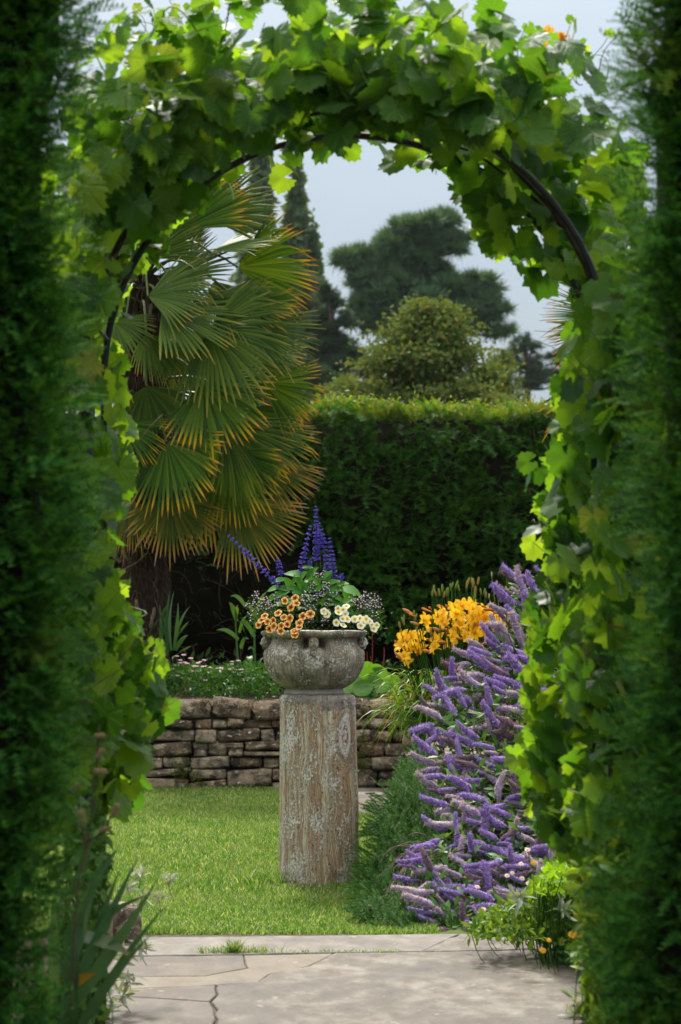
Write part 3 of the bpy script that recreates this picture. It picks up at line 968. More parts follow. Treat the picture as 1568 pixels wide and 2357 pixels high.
# trumpet-shaped bedding flowers
def trumpet_mesh(name, mat, seg=30):
    rings = [(0.04, -.55), (.12, -.28), (.22, -.06), (.42, .03), (.72, .06), (1.0, .02)]
    V, F = [], []
    for i, (r, z) in enumerate(rings):
        for j in range(seg):
            a = j / seg * 2 * math.pi
            lobe = 1 - (0.17 * (abs(math.sin(a * 2.5)) ** 6 if False else (1 - abs(math.cos(a * 2.5))) ** 3)) * (i / 5) ** 2
            rip = .03 * math.cos(a * 5) * (i / 5)
            V.append((r * lobe * math.cos(a), r * lobe * math.sin(a), z + rip))
    for i in range(len(rings) - 1):
        for j in range(seg):
            k = (j + 1) % seg
            F.append((i * seg + j, i * seg + k, (i + 1) * seg + k, (i + 1) * seg + j))
    return np_mesh(name, V, [np.array(F)], mat, smooth=True)

def trumpet_mat(name, stops, streak):
    m, t, out = new_mat(name)
    o = coords(t)
    sep = node(t, 'ShaderNodeSeparateXYZ', {0: o})
    r = mth(t, 'SQRT', mth(t, 'ADD', mth(t, 'MULTIPLY', sep.outputs[0], sep.outputs[0]), mth(t, 'MULTIPLY', sep.outputs[1], sep.outputs[1])))
    a = mth(t, 'ARCTAN2', sep.outputs[0], sep.outputs[1])
    v = mth(t, 'MULTIPLY', mth(t, 'COSINE', mth(t, 'MULTIPLY', a, 5.0)), streak)
    rr = mth(t, 'ADD', r, v)
    c = ramp(t, rr, stops)
    rnd = t.nodes.new('ShaderNodeObjectInfo').outputs['Random']
    c = mixc(t, mth(t, 'MULTIPLY', rnd, .12), c, (c_ for c_ in ()) if False else stops[-2][1])
    p = node(t, 'ShaderNodeBsdfPrincipled', {'Base Color': c, 'Roughness': 0.55, 'Specular IOR Level': 0.2})
    tr = node(t, 'ShaderNodeBsdfTranslucent', {'Color': c})
    mx = node(t, 'ShaderNodeMixShader', {0: 0.3, 1: p.outputs[0], 2: tr.outputs[0]})
    t.links.new(mx.outputs[0], out.inputs[0])
    return m
M_orange = trumpet_mat('apricot_petal', [(0.0, (0.06, 0.010, 0.003)), (0.30, (0.10, 0.016, 0.004)), (0.44, (0.45, 0.085, 0.008)), (0.62, (0.72, 0.24, 0.03)), (0.82, (0.88, 0.52, 0.13)), (1.0, (0.90, 0.72, 0.36))], .1)
M_cream = trumpet_mat('cream_petal', [(0.0, (0.30, 0.16, 0.01)), (0.25, (0.65, 0.42, 0.02)), (0.42, (0.85, 0.68, 0.08)), (0.56, (0.88, 0.84, 0.52)), (0.8, (0.88, 0.87, 0.74)), (1.0, (0.86, 0.85, 0.78))], .05)

def fine_foliage(root, spots, n, spread, size, mat, dyscale=1.0, name='foliage'):
    tv, tf, tt = blade(1.0, 0.24, 2, .3, .1, 'lance')
    pos = []
    for _ in range(n):
        cx, cy = spots[rng.integers(len(spots))]
        q = (cx + rng.normal(0, spread), cy + rng.normal(0, spread) + 8)
        pos.append(UP(*q, mound(*q) * dyscale + .03 + abs(rng.normal(0, .03))))
    R = frames(rand_dirs(n) + np.array([0, -.5, .5]), rand_dirs(n) + np.array([0, -.3, .6]))
    s = Soup().scatter(tv, tf, np.array(pos), R, size * rng.uniform(.6, 1.3, n), tt)
    o = obj(name, s.mesh(name, mat), root)
    o['kind'] = 'stuff'
    return o

def trumpet_plant(label, spots, mat, cat, dia_px):
    c = np.mean([UP(*s[:2]) for s in spots], axis=0)
    root = thing('trailing_flower_plant', (c[0], PY0 - .1, Z(1457)), label, cat)
    me = trumpet_mesh('flower', mat)
    M_tube = M_fine
    for cx, cy in spots:
        dia = rng.uniform(.85, 1.1) * dia_px
        r = dia / 2 / 1.96 * .5754 / PD
        p = UP(cx, cy, mound(cx, cy) - .015)
        out = norm(np.array([(p[0] - UX) * 2.0, -1.0, .32]) + rng.normal(0, .28, 3))
        yd = np.cross(out, (1, 0, .1)) + rng.normal(0, .3, 3)
        R = frames(yd[None], out[None])[0]
        z = out; y = norm(np.cross(z, np.array([1, 0, .2]))); x = np.cross(y, z)
        R = np.stack([x, y, z], -1)
        obj('flower', me, root, mat4(R, r, p))
    fine_foliage(root, spots, 520, 38, .022, M_fine)
    return root
orange_sp = [(660, 908), (615, 940), (410, 1008), (560, 1018), (606, 1026), (478, 1045), (432, 1052), (587, 1073), (708, 1010), (540, 1084), (362, 1078), (450, 1110), (480, 1090), (680, 1098), (535, 1127), (643, 1128), (683, 1062), (515, 985), (768, 992), (648, 868), (568, 888), (645, 1150), (386, 1040)]
cream_sp = [(898, 993), (985, 950), (1026, 960), (1042, 990), (1022, 1032), (1057, 1032), (972, 1060), (1026, 1080), (1116, 1032), (1156, 1026), (1207, 1032), (1163, 1084), (1182, 1064), (1250, 1074), (1290, 1080), (1266, 1108), (1050, 932), (990, 980), (876, 972), (1230, 1050)]
trumpet_plant('trailing plant with apricot-orange trumpet flowers spilling over the urn rim', orange_sp, M_orange, 'flower', 66)
trumpet_plant('trailing plant with cream-white yellow-eyed trumpet flowers over the urn rim', cream_sp, M_cream, 'flower', 62)

# small two-tone flowers: dark purple above, white below
M_np = leaf_mat('dark_purple_petal', [(0.028, 0.012, 0.05), (0.05, 0.025, 0.085), (0.075, 0.04, 0.12)], 0.1, rough=.7)
M_nw = leaf_mat('white_lip', [(0.80, 0.78, 0.78), (0.72, 0.66, 0.75), (0.85, 0.83, 0.8)], 0.2, rough=.6)
def nemesia_plant(label, heads):
    c = np.mean([UP(*h) for h in heads], axis=0)
    root = thing('nemesia_plant', (c[0], PY0, Z(1457)), label, 'flower')
    up = np.array([(-.05, 0, .05), (-.6, .1, .25), (-.5, .05, .75), (-.15, .1, .85), (0, .05, .4), (.15, .1, .85), (.5, .05, .75), (.6, .1, .25), (.05, 0, .05)], float)
    uf = [np.array([(0, 1, 2, 3), (8, 5, 6, 7)]), np.array([(0, 3, 4), (8, 4, 5)])]
    lo = np.array([(-.3, -.1, .1), (.3, -.1, .1), (.55, -.2, -.35), (.15, -.22, -.62), (-.15, -.22, -.62), (-.55, -.2, -.35)], float)
    lf = [np.array([(0, 5, 4, 3), (0, 3, 2, 1)])]
    st = Soup()
    for cx, cy in heads:
        dy = mound(cx, cy) * .85
        s1, s2 = Soup(), Soup()
        k = 11
        S = .0082
        ox, oz = rng.normal(0, 17, k), rng.normal(4, 19, k)
        pos = np.array([UP(cx + a, cy + b, dy + rng.normal(0, .010)) for a, b in zip(ox, oz)])
        fwd = norm(np.stack([ox / 30 + rng.normal(0, .25, k), np.full(k, -1.0), rng.normal(.1, .2, k)], 1))
        zz = np.tile([0, 0, 1.0], (k, 1)) + rng.normal(0, .15, (k, 3))
        x = norm(np.cross(zz, -fwd)); zz2 = np.cross(-fwd, x) * -1
        R = np.stack([x, -fwd, np.cross(x, -fwd)], -1)
        s1.scatter(up, uf, pos, R, S * 1.15 * rng.uniform(.8, 1.15, k))
        s2.scatter(lo, lf, pos + fwd * .002, R, S * .8 * rng.uniform(.8, 1.15, k))
        # dark buds at the tip
        bp = np.array([UP(cx + rng.normal(0, 8), cy - 26 + rng.normal(0, 7), dy) for _ in range(6)])
        s1.scatter(up, uf, bp, frames(rand_dirs(6), rand_dirs(6)), S * .8)
        o = obj('flower_head', s1.mesh('flower_head', M_np), root)
        obj('white_petals', s2.mesh('white_petals', M_nw), o)
        base = UP(cx + (800 - cx) * .12, max(cy + 110, 1060), dy * .7)
        st.tube(curve_pts(base, UP(cx, cy, dy), (0, -.01, 0), 5), .0011, 3)
    obj('stems', st.mesh('stems', M_fine), root)['kind'] = 'stuff'
    fine_foliage(root, [(a, b + 60) for a, b in heads], 420, 34, .018, M_fine, .8)
nemesia_plant('small dark-purple and white flowers at the outer edge of the orange blooms', [(340, 845), (280, 928), (400, 888), (442, 912), (328, 902), (300, 1005), (490, 868), (450, 942), (380, 932), (345, 960), (425, 880)])
nemesia_plant('small dark-purple and white flowers in the middle of the urn planting', [(860, 680), (790, 752), (890, 760), (790, 842), (858, 825), (720, 842), (965, 825), (728, 890), (830, 690), (710, 945), (785, 950), (905, 920), (868, 1046), (770, 1030), (905, 780), (820, 850)])
nemesia_plant('small dark-purple and white flowers beside the cream blooms', [(1200, 835), (1130, 870), (1180, 890), (1240, 890), (1280, 862), (1300, 922), (1150, 920), (1090, 882), (1250, 942), (1210, 930), (1272, 990), (1165, 862), (1225, 862)])
# ------------------------------------------------------------------ the iron arch and the grape vines on it
ARCH_Y = 7.0
M_iron = plain_mat('black_iron', (0.010, 0.011, 0.014), (0.022, 0.024, 0.028), 30, 0.45, 0.5, 0.15, 0.003)
def arch_path(cx, zc, r, y, n=40):
    a = np.linspace(math.pi, 0, n)
    top = np.stack([cx + r * np.cos(a), np.full(n, y), zc + r * np.sin(a)], 1)
    l = np.stack([np.full(6, cx - r), np.full(6, y), np.linspace(0, zc, 6, endpoint=False)], 1)
    rr = np.stack([np.full(6, cx + r), np.full(6, y), np.linspace(zc, 0, 7)[1:]], 1)
    return np.concatenate([l, top, rr])
ac = P(805, 838, ARCH_Y)
AR = 602 / PXM(ARCH_Y)
def build_arch():
    root = thing('garden_arch', (ac[0], ARCH_Y + .3, 0), 'black iron hoop arch under the grape vines', 'arch')
    hoops = [arch_path(ac[0], ac[2], AR, ARCH_Y), arch_path(ac[0], ac[2], AR, ARCH_Y + .45)]
    for h in hoops:
        V, F, t = tube_arrays(h, .0115, 10)
        obj('hoop', np_mesh('hoop', V, [F], M_iron, smooth=True), root)
    for k in (8, 14, 20, 26, 31, 37, 43):
        V, F, t = tube_arrays(np.array([hoops[0][k], (hoops[0][k] + hoops[1][k]) / 2, hoops[1][k]]), .006, 6)
        obj('cross_bar', np_mesh('cross_bar', V, [F], M_iron, smooth=True), root)
build_arch()

def grape_leaf(name, mat, seed, lobed=1.0, N=44):
    """palmate leaf, about one unit long, stalk at the origin, tip along +Y, serrated"""
    r = np.random.default_rng(seed)
    lobes = [(0, .78, .30), (48, .70, .26), (-48, .70, .26), (102, .56, .30), (-102, .56, .30)]
    th = np.linspace(-158, 158, N)
    rad = np.zeros(N)
    for a, l, w in lobes:
        a += r.normal(0, 3); l *= r.uniform(.93, 1.07)
        rad = np.maximum(rad, l * (1 - .23 * lobed * np.minimum(1.6, np.abs((th - a) / 24.0)) ** 1.3))
    rad = .62 * np.maximum(rad, .40) + .38 * .60 * np.cos(np.radians(th) * .42) ** .5
    rad *= 1 + .085 * np.where(np.arange(N) % 2 == 0, 1, -1) * r.uniform(.6, 1.2, N)
    tr = np.radians(th)
    ox, oy = rad * np.sin(tr), rad * np.cos(tr) + .25
    cup = r.uniform(-.18, .35); wav = r.uniform(.03, .08); ph = r.uniform(0, 6.28)
    def zf(x, y, rho):
        return -cup * rho ** 2 * .5 - .16 * max(0, y) ** 2 * r_droop + wav * math.sin(4 * math.atan2(x, y - .25) + ph) * rho
    r_droop = r.uniform(.4, 1.8)
    V = [(0, .25, 0)]
    for f in (.5, 1.0):
        for i in range(N):
            x, y = ox[i] * f, .25 + (oy[i] - .25) * f
            V.append((x, y, zf(x, y, f * rad[i])))
    F3 = [(0, 1 + i + 1, 1 + i) for i in range(N - 1)]
    F4 = [(1 + i, 2 + i, 2 + N + i, 1 + N + i) for i in range(N - 1)]
    return np_mesh(name, V, [np.array(F3), np.array(F4)], mat, smooth=True)

def vine_mat():
    m, t, out = new_mat('grape_leaf')
    r = rand01(t)
    c = ramp(t, r, [(0.0, (0.007, 0.045, 0.006)), (0.3, (0.015, 0.076, 0.008)), (0.6, (0.027, 0.105, 0.010)), (0.85, (0.065, 0.165, 0.015)), (0.96, (0.12, 0.22, 0.02)), (1.0, (0.28, 0.24, 0.04))])
    tc = ramp(t, r, [(0.0, (0.08, 0.22, 0.010)), (0.3, (0.15, 0.36, 0.012)), (0.6, (0.26, 0.50, 0.014)), (0.85, (0.38, 0.62, 0.018)), (0.97, (0.52, 0.70, 0.025)), (1.0, (0.62, 0.62, 0.06))])
    o = coords(t)
    v = noise(t, o, 6.0, 4, .6)
    c = mixc(t, mth(t, 'MULTIPLY', v, .25), c, (0.08, 0.18, 0.03))
    # pale veins fanning from the stalk
    sep = node(t, 'ShaderNodeSeparateXYZ', {0: o})
    a = mth(t, 'ARCTAN2', sep.outputs[0], mth(t, 'SUBTRACT', sep.outputs[1], .25))
    vein = mth(t, 'POWER', mth(t, 'ABSOLUTE', mth(t, 'COSINE', mth(t, 'MULTIPLY', a, 3.75))), 26.0)
    c = mixc(t, mth(t, 'MULTIPLY', vein, .4), c, (0.16, 0.25, 0.07))
    tc = mixc(t, mth(t, 'MULTIPLY', vein, .5), tc, (0.22, 0.38, 0.02))
    p = node(t, 'ShaderNodeBsdfPrincipled', {'Base Color': c, 'Roughness': 0.42, 'Specular IOR Level': 0.35})
    b = node(t, 'ShaderNodeBump', {'Height': mth(t, 'ADD', v, mth(t, 'MULTIPLY', vein, -.5)), 'Strength': .5, 'Distance': .05})
    t.links.new(b.outputs[0], p.inputs['Normal'])
    tr = node(t, 'ShaderNodeBsdfTranslucent', {'Color': tc})
    mx = node(t, 'ShaderNodeMixShader', {0: 0.44, 1: p.outputs[0], 2: tr.outputs[0]})
    t.links.new(mx.outputs[0], out.inputs[0])
    return m
M_vine = vine_mat()
M_bark = plain_mat('vine_bark', (0.018, 0.012, 0.008), (0.06, 0.042, 0.028), 30, .9, .15, .8, .01, stretch=(3, 3, .5))
GLB = grape_leaf('leaf', leaf_mat('bronze_leaf', [(0.35, 0.17, 0.03), (0.45, 0.26, 0.05)], .45), 99)
GL = [grape_leaf('leaf', M_vine, 60 + i, [1.0, .75, 1.2][i % 3]) for i in range(7)]
GLF = [grape_leaf('leaf', M_vine, 60 + i, [1.0, .75, 1.2][i % 3], 26) for i in range(7)]

# outline of the opening (seen at the far end of the arch) and of the outside of the leaf mass, in picture units
INNER_L = [(200, 1900), (325, 1870), (345, 1850), (330, 1780), (392, 1690), (398, 1480), (335, 1425), (335, 1400), (318, 1340), (268, 1260), (318, 1130), (322, 1050), (302, 1000), (316, 880), (298, 800), (282, 740), (318, 665), (345, 605), (400, 565), (420, 500), (500, 470), (535, 425), (565, 372), (620, 395), (660, 432), (712, 402), (727, 345), (800, 350)]
INNER_R = [(800, 350), (870, 338), (890, 385), (932, 395), (942, 442), (965, 440), (1000, 402), (1048, 470), (1068, 520), (1100, 632), (1140, 640), (1162, 600), (1230, 652), (1290, 682), (1300, 740), (1252, 850), (1262, 930), (1232, 1020), (1178, 1065), (1240, 1135), (1212, 1205), (1240, 1290), (1192, 1325), (1200, 1420), (1172, 1545), (1200, 1640), (1160, 1705), (1172, 1805), (1212, 1850), (1192, 1925), (1290, 1960), (1330, 1980)]
OUT_L = [(800, 0), (680, 5), (560, 20), (430, 55), (330, 70), (240, 110), (175, 190), (110, 350), (60, 600), (40, 1000), (40, 1900)]
OUT_R = [(800, 0), (940, 20), (1080, 60), (1170, 105), (1290, 105), (1330, 150), (1352, 210), (1400, 330), (1460, 480), (1520, 700), (1540, 1000), (1540, 1980)]
DI, DO = ARCH_Y + .55, ARCH_Y + .05
def to_w(pl, d): return [tuple(P(x, y, d)[[0, 2]]) for x, y in pl]
POLY_L = to_w(INNER_L, DI) + to_w(OUT_L, DO)
POLY_R = to_w(INNER_R, DI) + to_w(OUT_R[::-1], DO)
STALK = Soup()

def in_dist(q, pl):
    a = np.array(to_w(pl, DI)); a = np.concatenate([np.linspace(a[i], a[i + 1], 6) for i in range(len(a) - 1)])
    return np.min(np.linalg.norm(q[:, None, :] - a[None], axis=2), axis=1)

def vine(label, poly, inner, outer, n, foot, side, seed):
    r = np.random.default_rng(seed)
    root = thing('grape_vine', foot, label, 'vine')
    q = sample_poly(poly, n, r)
    # thicken the margin of the opening
    keep_d = in_dist(q, inner)
    yy = ARCH_Y - .34 + r.random(n) * 1.1
    yy = np.where(keep_d < .10, ARCH_Y + .3 + r.random(n) * .5, yy)
    pos = np.stack([q[:, 0], yy, q[:, 1]], 1)
    rad = norm(np.stack([pos[:, 0] - ac[0], np.zeros(n), np.maximum(0, pos[:, 2] - ac[2])], 1))
    top = np.clip((pos[:, 2] - ac[2]) / AR, 0, 1)[:, None]
    nrm = rad * .5 + np.array([0, -.6, .4]) + r.normal(0, .62, (n, 3))
    flip = r.random(n) < .12
    nrm[flip, 1] *= -1
    tipd = np.array([0, -.15, -1.0]) + rad * .35 + r.normal(0, .5, (n, 3))
    nn = norm(nrm)
    tipd = tipd - (tipd * nn).sum(1, keepdims=True) * nn
    R = frames(tipd, nn)
    size = r.triangular(.04, .075, .14, n)
    size = np.where(keep_d < .06, np.minimum(size, .085), size)
    ok = keep_d > size * np.where(pos[:, 2] > ac[2], .68, .5)
    pa = np.arctan2(pos[:, 2] - ac[2], pos[:, 0] - ac[0]); pr = np.hypot(pos[:, 2] - ac[2], pos[:, 0] - ac[0])
    ok &= ~((pos[:, 1] < ARCH_Y + .03) & (pr > AR - .05) & (pr < AR + .13) & (pa > .36) & (pa < .92) & (r.random(n) < .88))
    idx = np.where(ok)[0]
    pos, rad, R, size, keep_d = pos[idx], rad[idx], R[idx], size[idx], keep_d[idx]
    n = len(idx)
    # leaves lying over the front hoop, thinner where the iron shows on the lily side
    m = 130
    a_ = r.uniform(.5, 1.62, m) if side < 0 else np.where(r.random(m) < .85, r.uniform(1.05, 1.62, m), r.uniform(-.3, .25, m))
    rr_ = AR + r.normal(.0, .05, m)
    hx = ac[0] + side * rr_ * np.cos(a_); hz = ac[2] + rr_ * np.sin(a_) + .05
    hp = np.stack([hx, ARCH_Y - .06 - .2 * r.random(m), hz], 1)
    hn = norm(np.array([0, -.9, .35]) + r.normal(0, .45, (m, 3))); ht = np.array([0, -.1, -1.0]) + r.normal(0, .4, (m, 3))
    ht = ht - (ht * hn).sum(1, keepdims=True) * hn
    ml = 90
    lp = np.stack([ac[0] + side * (AR + r.normal(.01, .05, ml)), ARCH_Y - .03 - .2 * r.random(ml), r.uniform(.75, ac[2] + .35, ml)], 1)
    hp = np.concatenate([hp, lp]); hx, hz = hp[:, 0], hp[:, 2]; m += ml
    ln_ = norm(np.array([-side * .3, -.8, .35]) + r.normal(0, .5, (ml, 3))); lt = np.array([0, -.1, -1.0]) + r.normal(0, .4, (ml, 3))
    hn = np.concatenate([hn, ln_]); ht = np.concatenate([ht, lt - (lt * ln_).sum(1, keepdims=True) * ln_])
    pos = np.concatenate([pos, hp]); R = np.concatenate([R, frames(ht, hn)]); size = np.concatenate([size, r.uniform(.06, .115, m)])
    rad = np.concatenate([rad, norm(np.stack([hx - ac[0], 0 * hx, hz - ac[2]], 1))]); n = len(pos)
    # nearest the camera first: those are the ones that show largest
    order = np.argsort(pos[:, 1] + .3 * r.random(n) - .6 * size)
    ind, rest = order[:300], order[300:]
    for i in ind:
        obj('leaf', GL[r.integers(len(GL))], root, mat4(R[i], size[i], pos[i]))
    s = Soup()
    which = r.integers(0, len(GL), n)
    for k, me in enumerate(GLF):
        w = rest[which[rest] == k]
        if not len(w): continue
        tv = np.zeros(len(me.vertices) * 3); me.vertices.foreach_get('co', tv); tv = tv.reshape(-1, 3)
        f3 = np.array([p.vertices[:] for p in me.polygons if len(p.vertices) == 3]); f4 = np.array([p.vertices[:] for p in me.polygons if len(p.vertices) == 4])
        s.scatter(tv, [f3, f4], pos[w], R[w], size[w])
    o = obj('further_leaves', s.mesh('further_leaves', M_vine_far, True), root)
    o['kind'] = 'stuff'
    # woody stems that follow the hoops, thin shoots and leaf stalks
    st = Soup()
    for k in range(4):
        h = arch_path(ac[0], ac[2], AR + .005 + .022 * k, ARCH_Y + [-.01, .2, .4, .7][k], 40)
        half = h[:27] if side < 0 else h[::-1][:27]
        half = half + np.cumsum(r.normal(0, .006, half.shape), 0) * .6 + np.array([0, 1, 0]) * .02 * np.sin(np.arange(len(half)) * .9 + k)[:, None]
        st.tube(half, np.linspace(.011, .004, len(half)) * [.8, .7, .8, .9][k], 7)
    obj('stem', st.mesh('stem', M_bark, True), root)
    sh = Soup()
    for i in r.choice(n, 260, replace=False):
        e = pos[i] - rad[i] * r.uniform(.02, .1) + np.array([r.normal(0, .04), .05, r.uniform(.02, .14)])
        sh.tube(curve_pts(pos[i], e, r.normal(0, .012, 3), 4), .0014, 3)
    for _ in range(34):
        i = r.integers(n)
        j = np.argsort(np.linalg.norm(pos - pos[i], axis=1))[r.integers(12, 40)]
        sh.tube(curve_pts(pos[i], pos[j], r.normal(0, .04, 3), 7), .0024, 4)
    # tendrils and young shoots rising over the top
    for _ in range(16 if side > 0 else 12):
        i = r.integers(3, len(outer) - 6)
        b = P(outer[i][0] + r.uniform(-70, 70), outer[i][1] + 45, ARCH_Y + r.uniform(-.05, .5))
        e = b + np.array([r.normal(0, .05), 0, r.uniform(.06, .15)])
        sh.tube(curve_pts(b, e, r.normal(0, .02, 3), 6), np.linspace(.002, .001, 6), 4)
        for f in (.55, .8, 1.0):
            c = b + (e - b) * f
            k = obj('leaf', GL[r.integers(len(GL))], root, mat4(frames(rand_dirs(1, r) + [[0, 0, .4]], rand_dirs(1, r) + [[0, -.8, .4]])[0], r.uniform(.022, .045), c)) if f > .9 else None
    if side > 0:
        for x_, y_ in [(1205, 92), (1222, 100), (1248, 95), (1268, 62), (1285, 80), (1302, 92), (1310, 80), (1275, 98)]:
            p_ = P(x_, y_, ARCH_Y + .05)
            obj('leaf', GLB, root, mat4(frames(rand_dirs(1, r) + [[0, 0, -.6]], rand_dirs(1, r) * .6 + [[0, -.9, .2]])[0], r.uniform(.022, .04), p_))
            sh.tube(curve_pts(p_ + [r.normal(0, .02), 0, -.09], p_, r.normal(0, .01, 3), 4), .0014, 3)
    obj('shoots', sh.mesh('shoots', M_shoot), root)['kind'] = 'stuff'
    return pos
M_shoot = leaf_mat('vine_shoot', [(0.09, 0.10, 0.02), (0.12, 0.075, 0.03), (0.07, 0.12, 0.02)], 0)

def far_leaf_mat():
    return leaf_mat('grape_leaf_far', [(0.010, 0.055, 0.008), (0.020, 0.085, 0.010), (0.034, 0.115, 0.012), (0.07, 0.17, 0.016), (0.10, 0.20, 0.02)], .44, tcols=[(0.08, 0.22, 0.010), (0.15, 0.36, 0.012), (0.26, 0.50, 0.014), (0.38, 0.62, 0.018), (0.50, 0.70, 0.025)], rough=.48, spec=.4)
M_vine_far = far_leaf_mat()
vine('grape vine on the palm side of the arch, leaves hanging over the lawn', POLY_L, INNER_L, OUT_L, 1750, (ac[0] - AR - .03, ARCH_Y + .1, 0), -1, 31)
vine('grape vine on the lily side of the arch, bright leaves before the purple flowers', POLY_R, INNER_R, OUT_R, 1950, (ac[0] + AR + .03, ARCH_Y + .1, 0), 1, 32)

# ------------------------------------------------------------------ clipped yew hedges either side of the gap
def sprig(k=9, L=1.0, nl=.34, nw=.075, drop=.12):
    """flat yew sprig along +Y with two ranks of needles"""
    V, Q = [], []
    V += [(-.012, 0, 0), (.012, 0, 0), (.006, L, -drop), (-.006, L, -drop)]; Q.append((0, 1, 2, 3))
    T = [0, 0, 1, 1]
    for i in range(k):
        f = (i + .6) / k
        y, z = L * f, -drop * f * f
        l = nl * (1 - .55 * f) * (.75 + .25 * math.sin(i * 2.1))
        for sx in (-1, 1):
            b = len(V)
            V += [(0, y - nw / 2, z), (0, y + nw / 2, z), (sx * l, y + l * .62 + nw * .12, z + .05), (sx * l, y + l * .62 - nw * .12, z + .05)]
            T += [f, f, f, f]
            Q.append((b, b + 1, b + 2, b + 3) if sx < 0 else (b + 1, b, b + 3, b + 2))
    return np.array(V, float), [np.array(Q)], np.array(T, float)
SPR = sprig(8)
SPR_S = sprig(7, 1.0, .30, .10)
M_yew = leaf_mat('yew_needles', [(0.005, 0.038, 0.008), (0.012, 0.082, 0.014), (0.030, 0.145, 0.022), (0.085, 0.21, 0.024), (0.015, 0.095, 0.032)], .26, rough=.7, spec=.06, tip=[(0.0, (0.02, 0.05, 0.01), 0.0), (0.8, (0.06, 0.15, 0.02), 0.15), (1.1, (0.07, 0.19, 0.03), 0.5)], patch=(3.4, (0.12, 0.16, 0.012), .60, .72))
M_core = plain_mat('inner_shade', (0.006, 0.007, 0.004), (0.016, 0.014, 0.008), 12, .95, .05, 0)  # near-black colour stands in for the shade inside dense foliage
M_twig = plain_mat('brown_twig', (0.05, 0.036, 0.025), (0.13, 0.095, 0.07), 20, .9, .1, 0)

def near_hedge(label, edge, side, seed):
    r = np.random.default_rng(seed)
    d0, d1 = 5.42, 5.9
    ey = np.array([e[1] for e in edge], float); ex = np.array([e[0] for e in edge], float)
    zz = np.array([P(784, y, 5.5)[2] for y in ey])
    xx = np.array([P(x, 1178, 5.85)[0] for x in ex])
    o_ = np.argsort(zz)
    fx = lambda z: np.interp(z, zz[o_], xx[o_])
    root = thing('yew_hedge', (xx.mean() + side * .5, 5.4, 0), label, 'hedge')
    far = side * 1.5
    # added solid, near-black for the shade among inner twigs; blocks light
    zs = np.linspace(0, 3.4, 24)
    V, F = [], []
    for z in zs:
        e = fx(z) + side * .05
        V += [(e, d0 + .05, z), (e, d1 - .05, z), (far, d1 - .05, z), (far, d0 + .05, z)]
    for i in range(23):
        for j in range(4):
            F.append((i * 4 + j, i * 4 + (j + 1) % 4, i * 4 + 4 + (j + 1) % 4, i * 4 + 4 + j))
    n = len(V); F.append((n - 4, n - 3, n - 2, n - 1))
    obj('shade_core', np_mesh('shade_core', V, [np.array(F)], M_core), root)
    K, per = 1200, 8                                  # branchlets, each a spray of sprigs
    z = r.uniform(0.1, 3.35, K)
    onside = r.random(K) < .36
    lump = .045 * smoothnoise(z * 5, seed) + .04 * smoothnoise(z * 13, seed + 1)
    x_side = fx(z) - side * lump + side * np.abs(r.normal(0, .035, K))
    x_front = fx(z) + side * r.random(K) ** 1.1 * .26
    x = np.where(onside, x_side, x_front)
    y = np.where(onside, d0 + r.random(K) ** 1.2 * (d1 - d0), d0 + .02 + .07 * smoothnoise(x_front * 11 + z * 9, seed + 2) + .05 * smoothnoise(z * 21 - x_front * 17, seed + 3) + np.abs(r.normal(0, .05, K)))
    out = norm(np.where(onside[:, None], np.array([-side * 1.0, -.45, .1]), np.array([-side * .35, -1.0, .1])) + r.normal(0, .3, (K, 3)) + np.array([0, 0, .2]))
    c = np.repeat(np.stack([x, y, z], 1), per, 0); o3 = np.repeat(out, per, 0)
    N = K * per
    off = r.normal(0, .022, (N, 3))
    along = r.uniform(-.03, .03, (N, 1))
    dirs = o3 + off * 14 + r.normal(0, .25, (N, 3))
    nr = r.normal(0, .3, (N, 3)) + np.array([0, -.25, 1.0])
    s = Soup().scatter(SPR_S[0], SPR_S[1], c + off + o3 * along, frames(dirs, nr), r.uniform(.042, .09, N), SPR_S[2])
    # stray shoots beyond the clipped face
    for zc, ln in ([(2.68, .13), (2.60, .16), (2.5, .09), (1.7, .05)] if side < 0 else [(2.66, .05), (2.55, .09), (2.45, .08), (2.2, .05)]):
        k = 14
        p = np.array([fx(zc), 5.3, zc]) + np.linspace(0, 1, k)[:, None] * np.array([-side * ln, 0, ln * .25]) + r.normal(0, .008, (k, 3))
        s.scatter(SPR[0], SPR[1], p, frames(np.array([-side * 1.0, 0, .3]) + r.normal(0, .5, (k, 3)), r.normal(0, .4, (k, 3)) + [0, -.4, 1]), r.uniform(.035, .06, k), SPR[2])
    o = obj('foliage', s.mesh('foliage', M_yew), root)
    o['kind'] = 'stuff'
    tw = Soup()
    for _ in range(60):
        zc = r.uniform(.2, 3.2); b = np.array([fx(zc) + side * .12, r.uniform(d0 + .1, d1 - .2), zc - .06])
        tw.tube(curve_pts(b, b + np.array([-side * r.uniform(.05, .1), r.uniform(-.06, .02), r.uniform(.02, .1)]), r.normal(0, .01, 3), 4), [.004, .003, .002, .001], 4)
    obj('twigs', tw.mesh('twigs', M_twig), root)['kind'] = 'stuff'
near_hedge('clipped dark yew hedge beside the arch, on the palm side', [(180, 1), (160, 150), (135, 300), (140, 600), (150, 900), (152, 1300), (150, 1700), (115, 2000), (80, 2357), (75, 2600)], -1, 41)
near_hedge('clipped dark yew hedge beside the arch, on the purple-flower side', [(1490, -20), (1470, 60), (1450, 120), (1468, 260), (1465, 400), (1485, 800), (1495, 1200), (1480, 1700), (1440, 2000), (1415, 2100), (1415, 2250), (1432, 2357), (1440, 2600)], 1, 42)
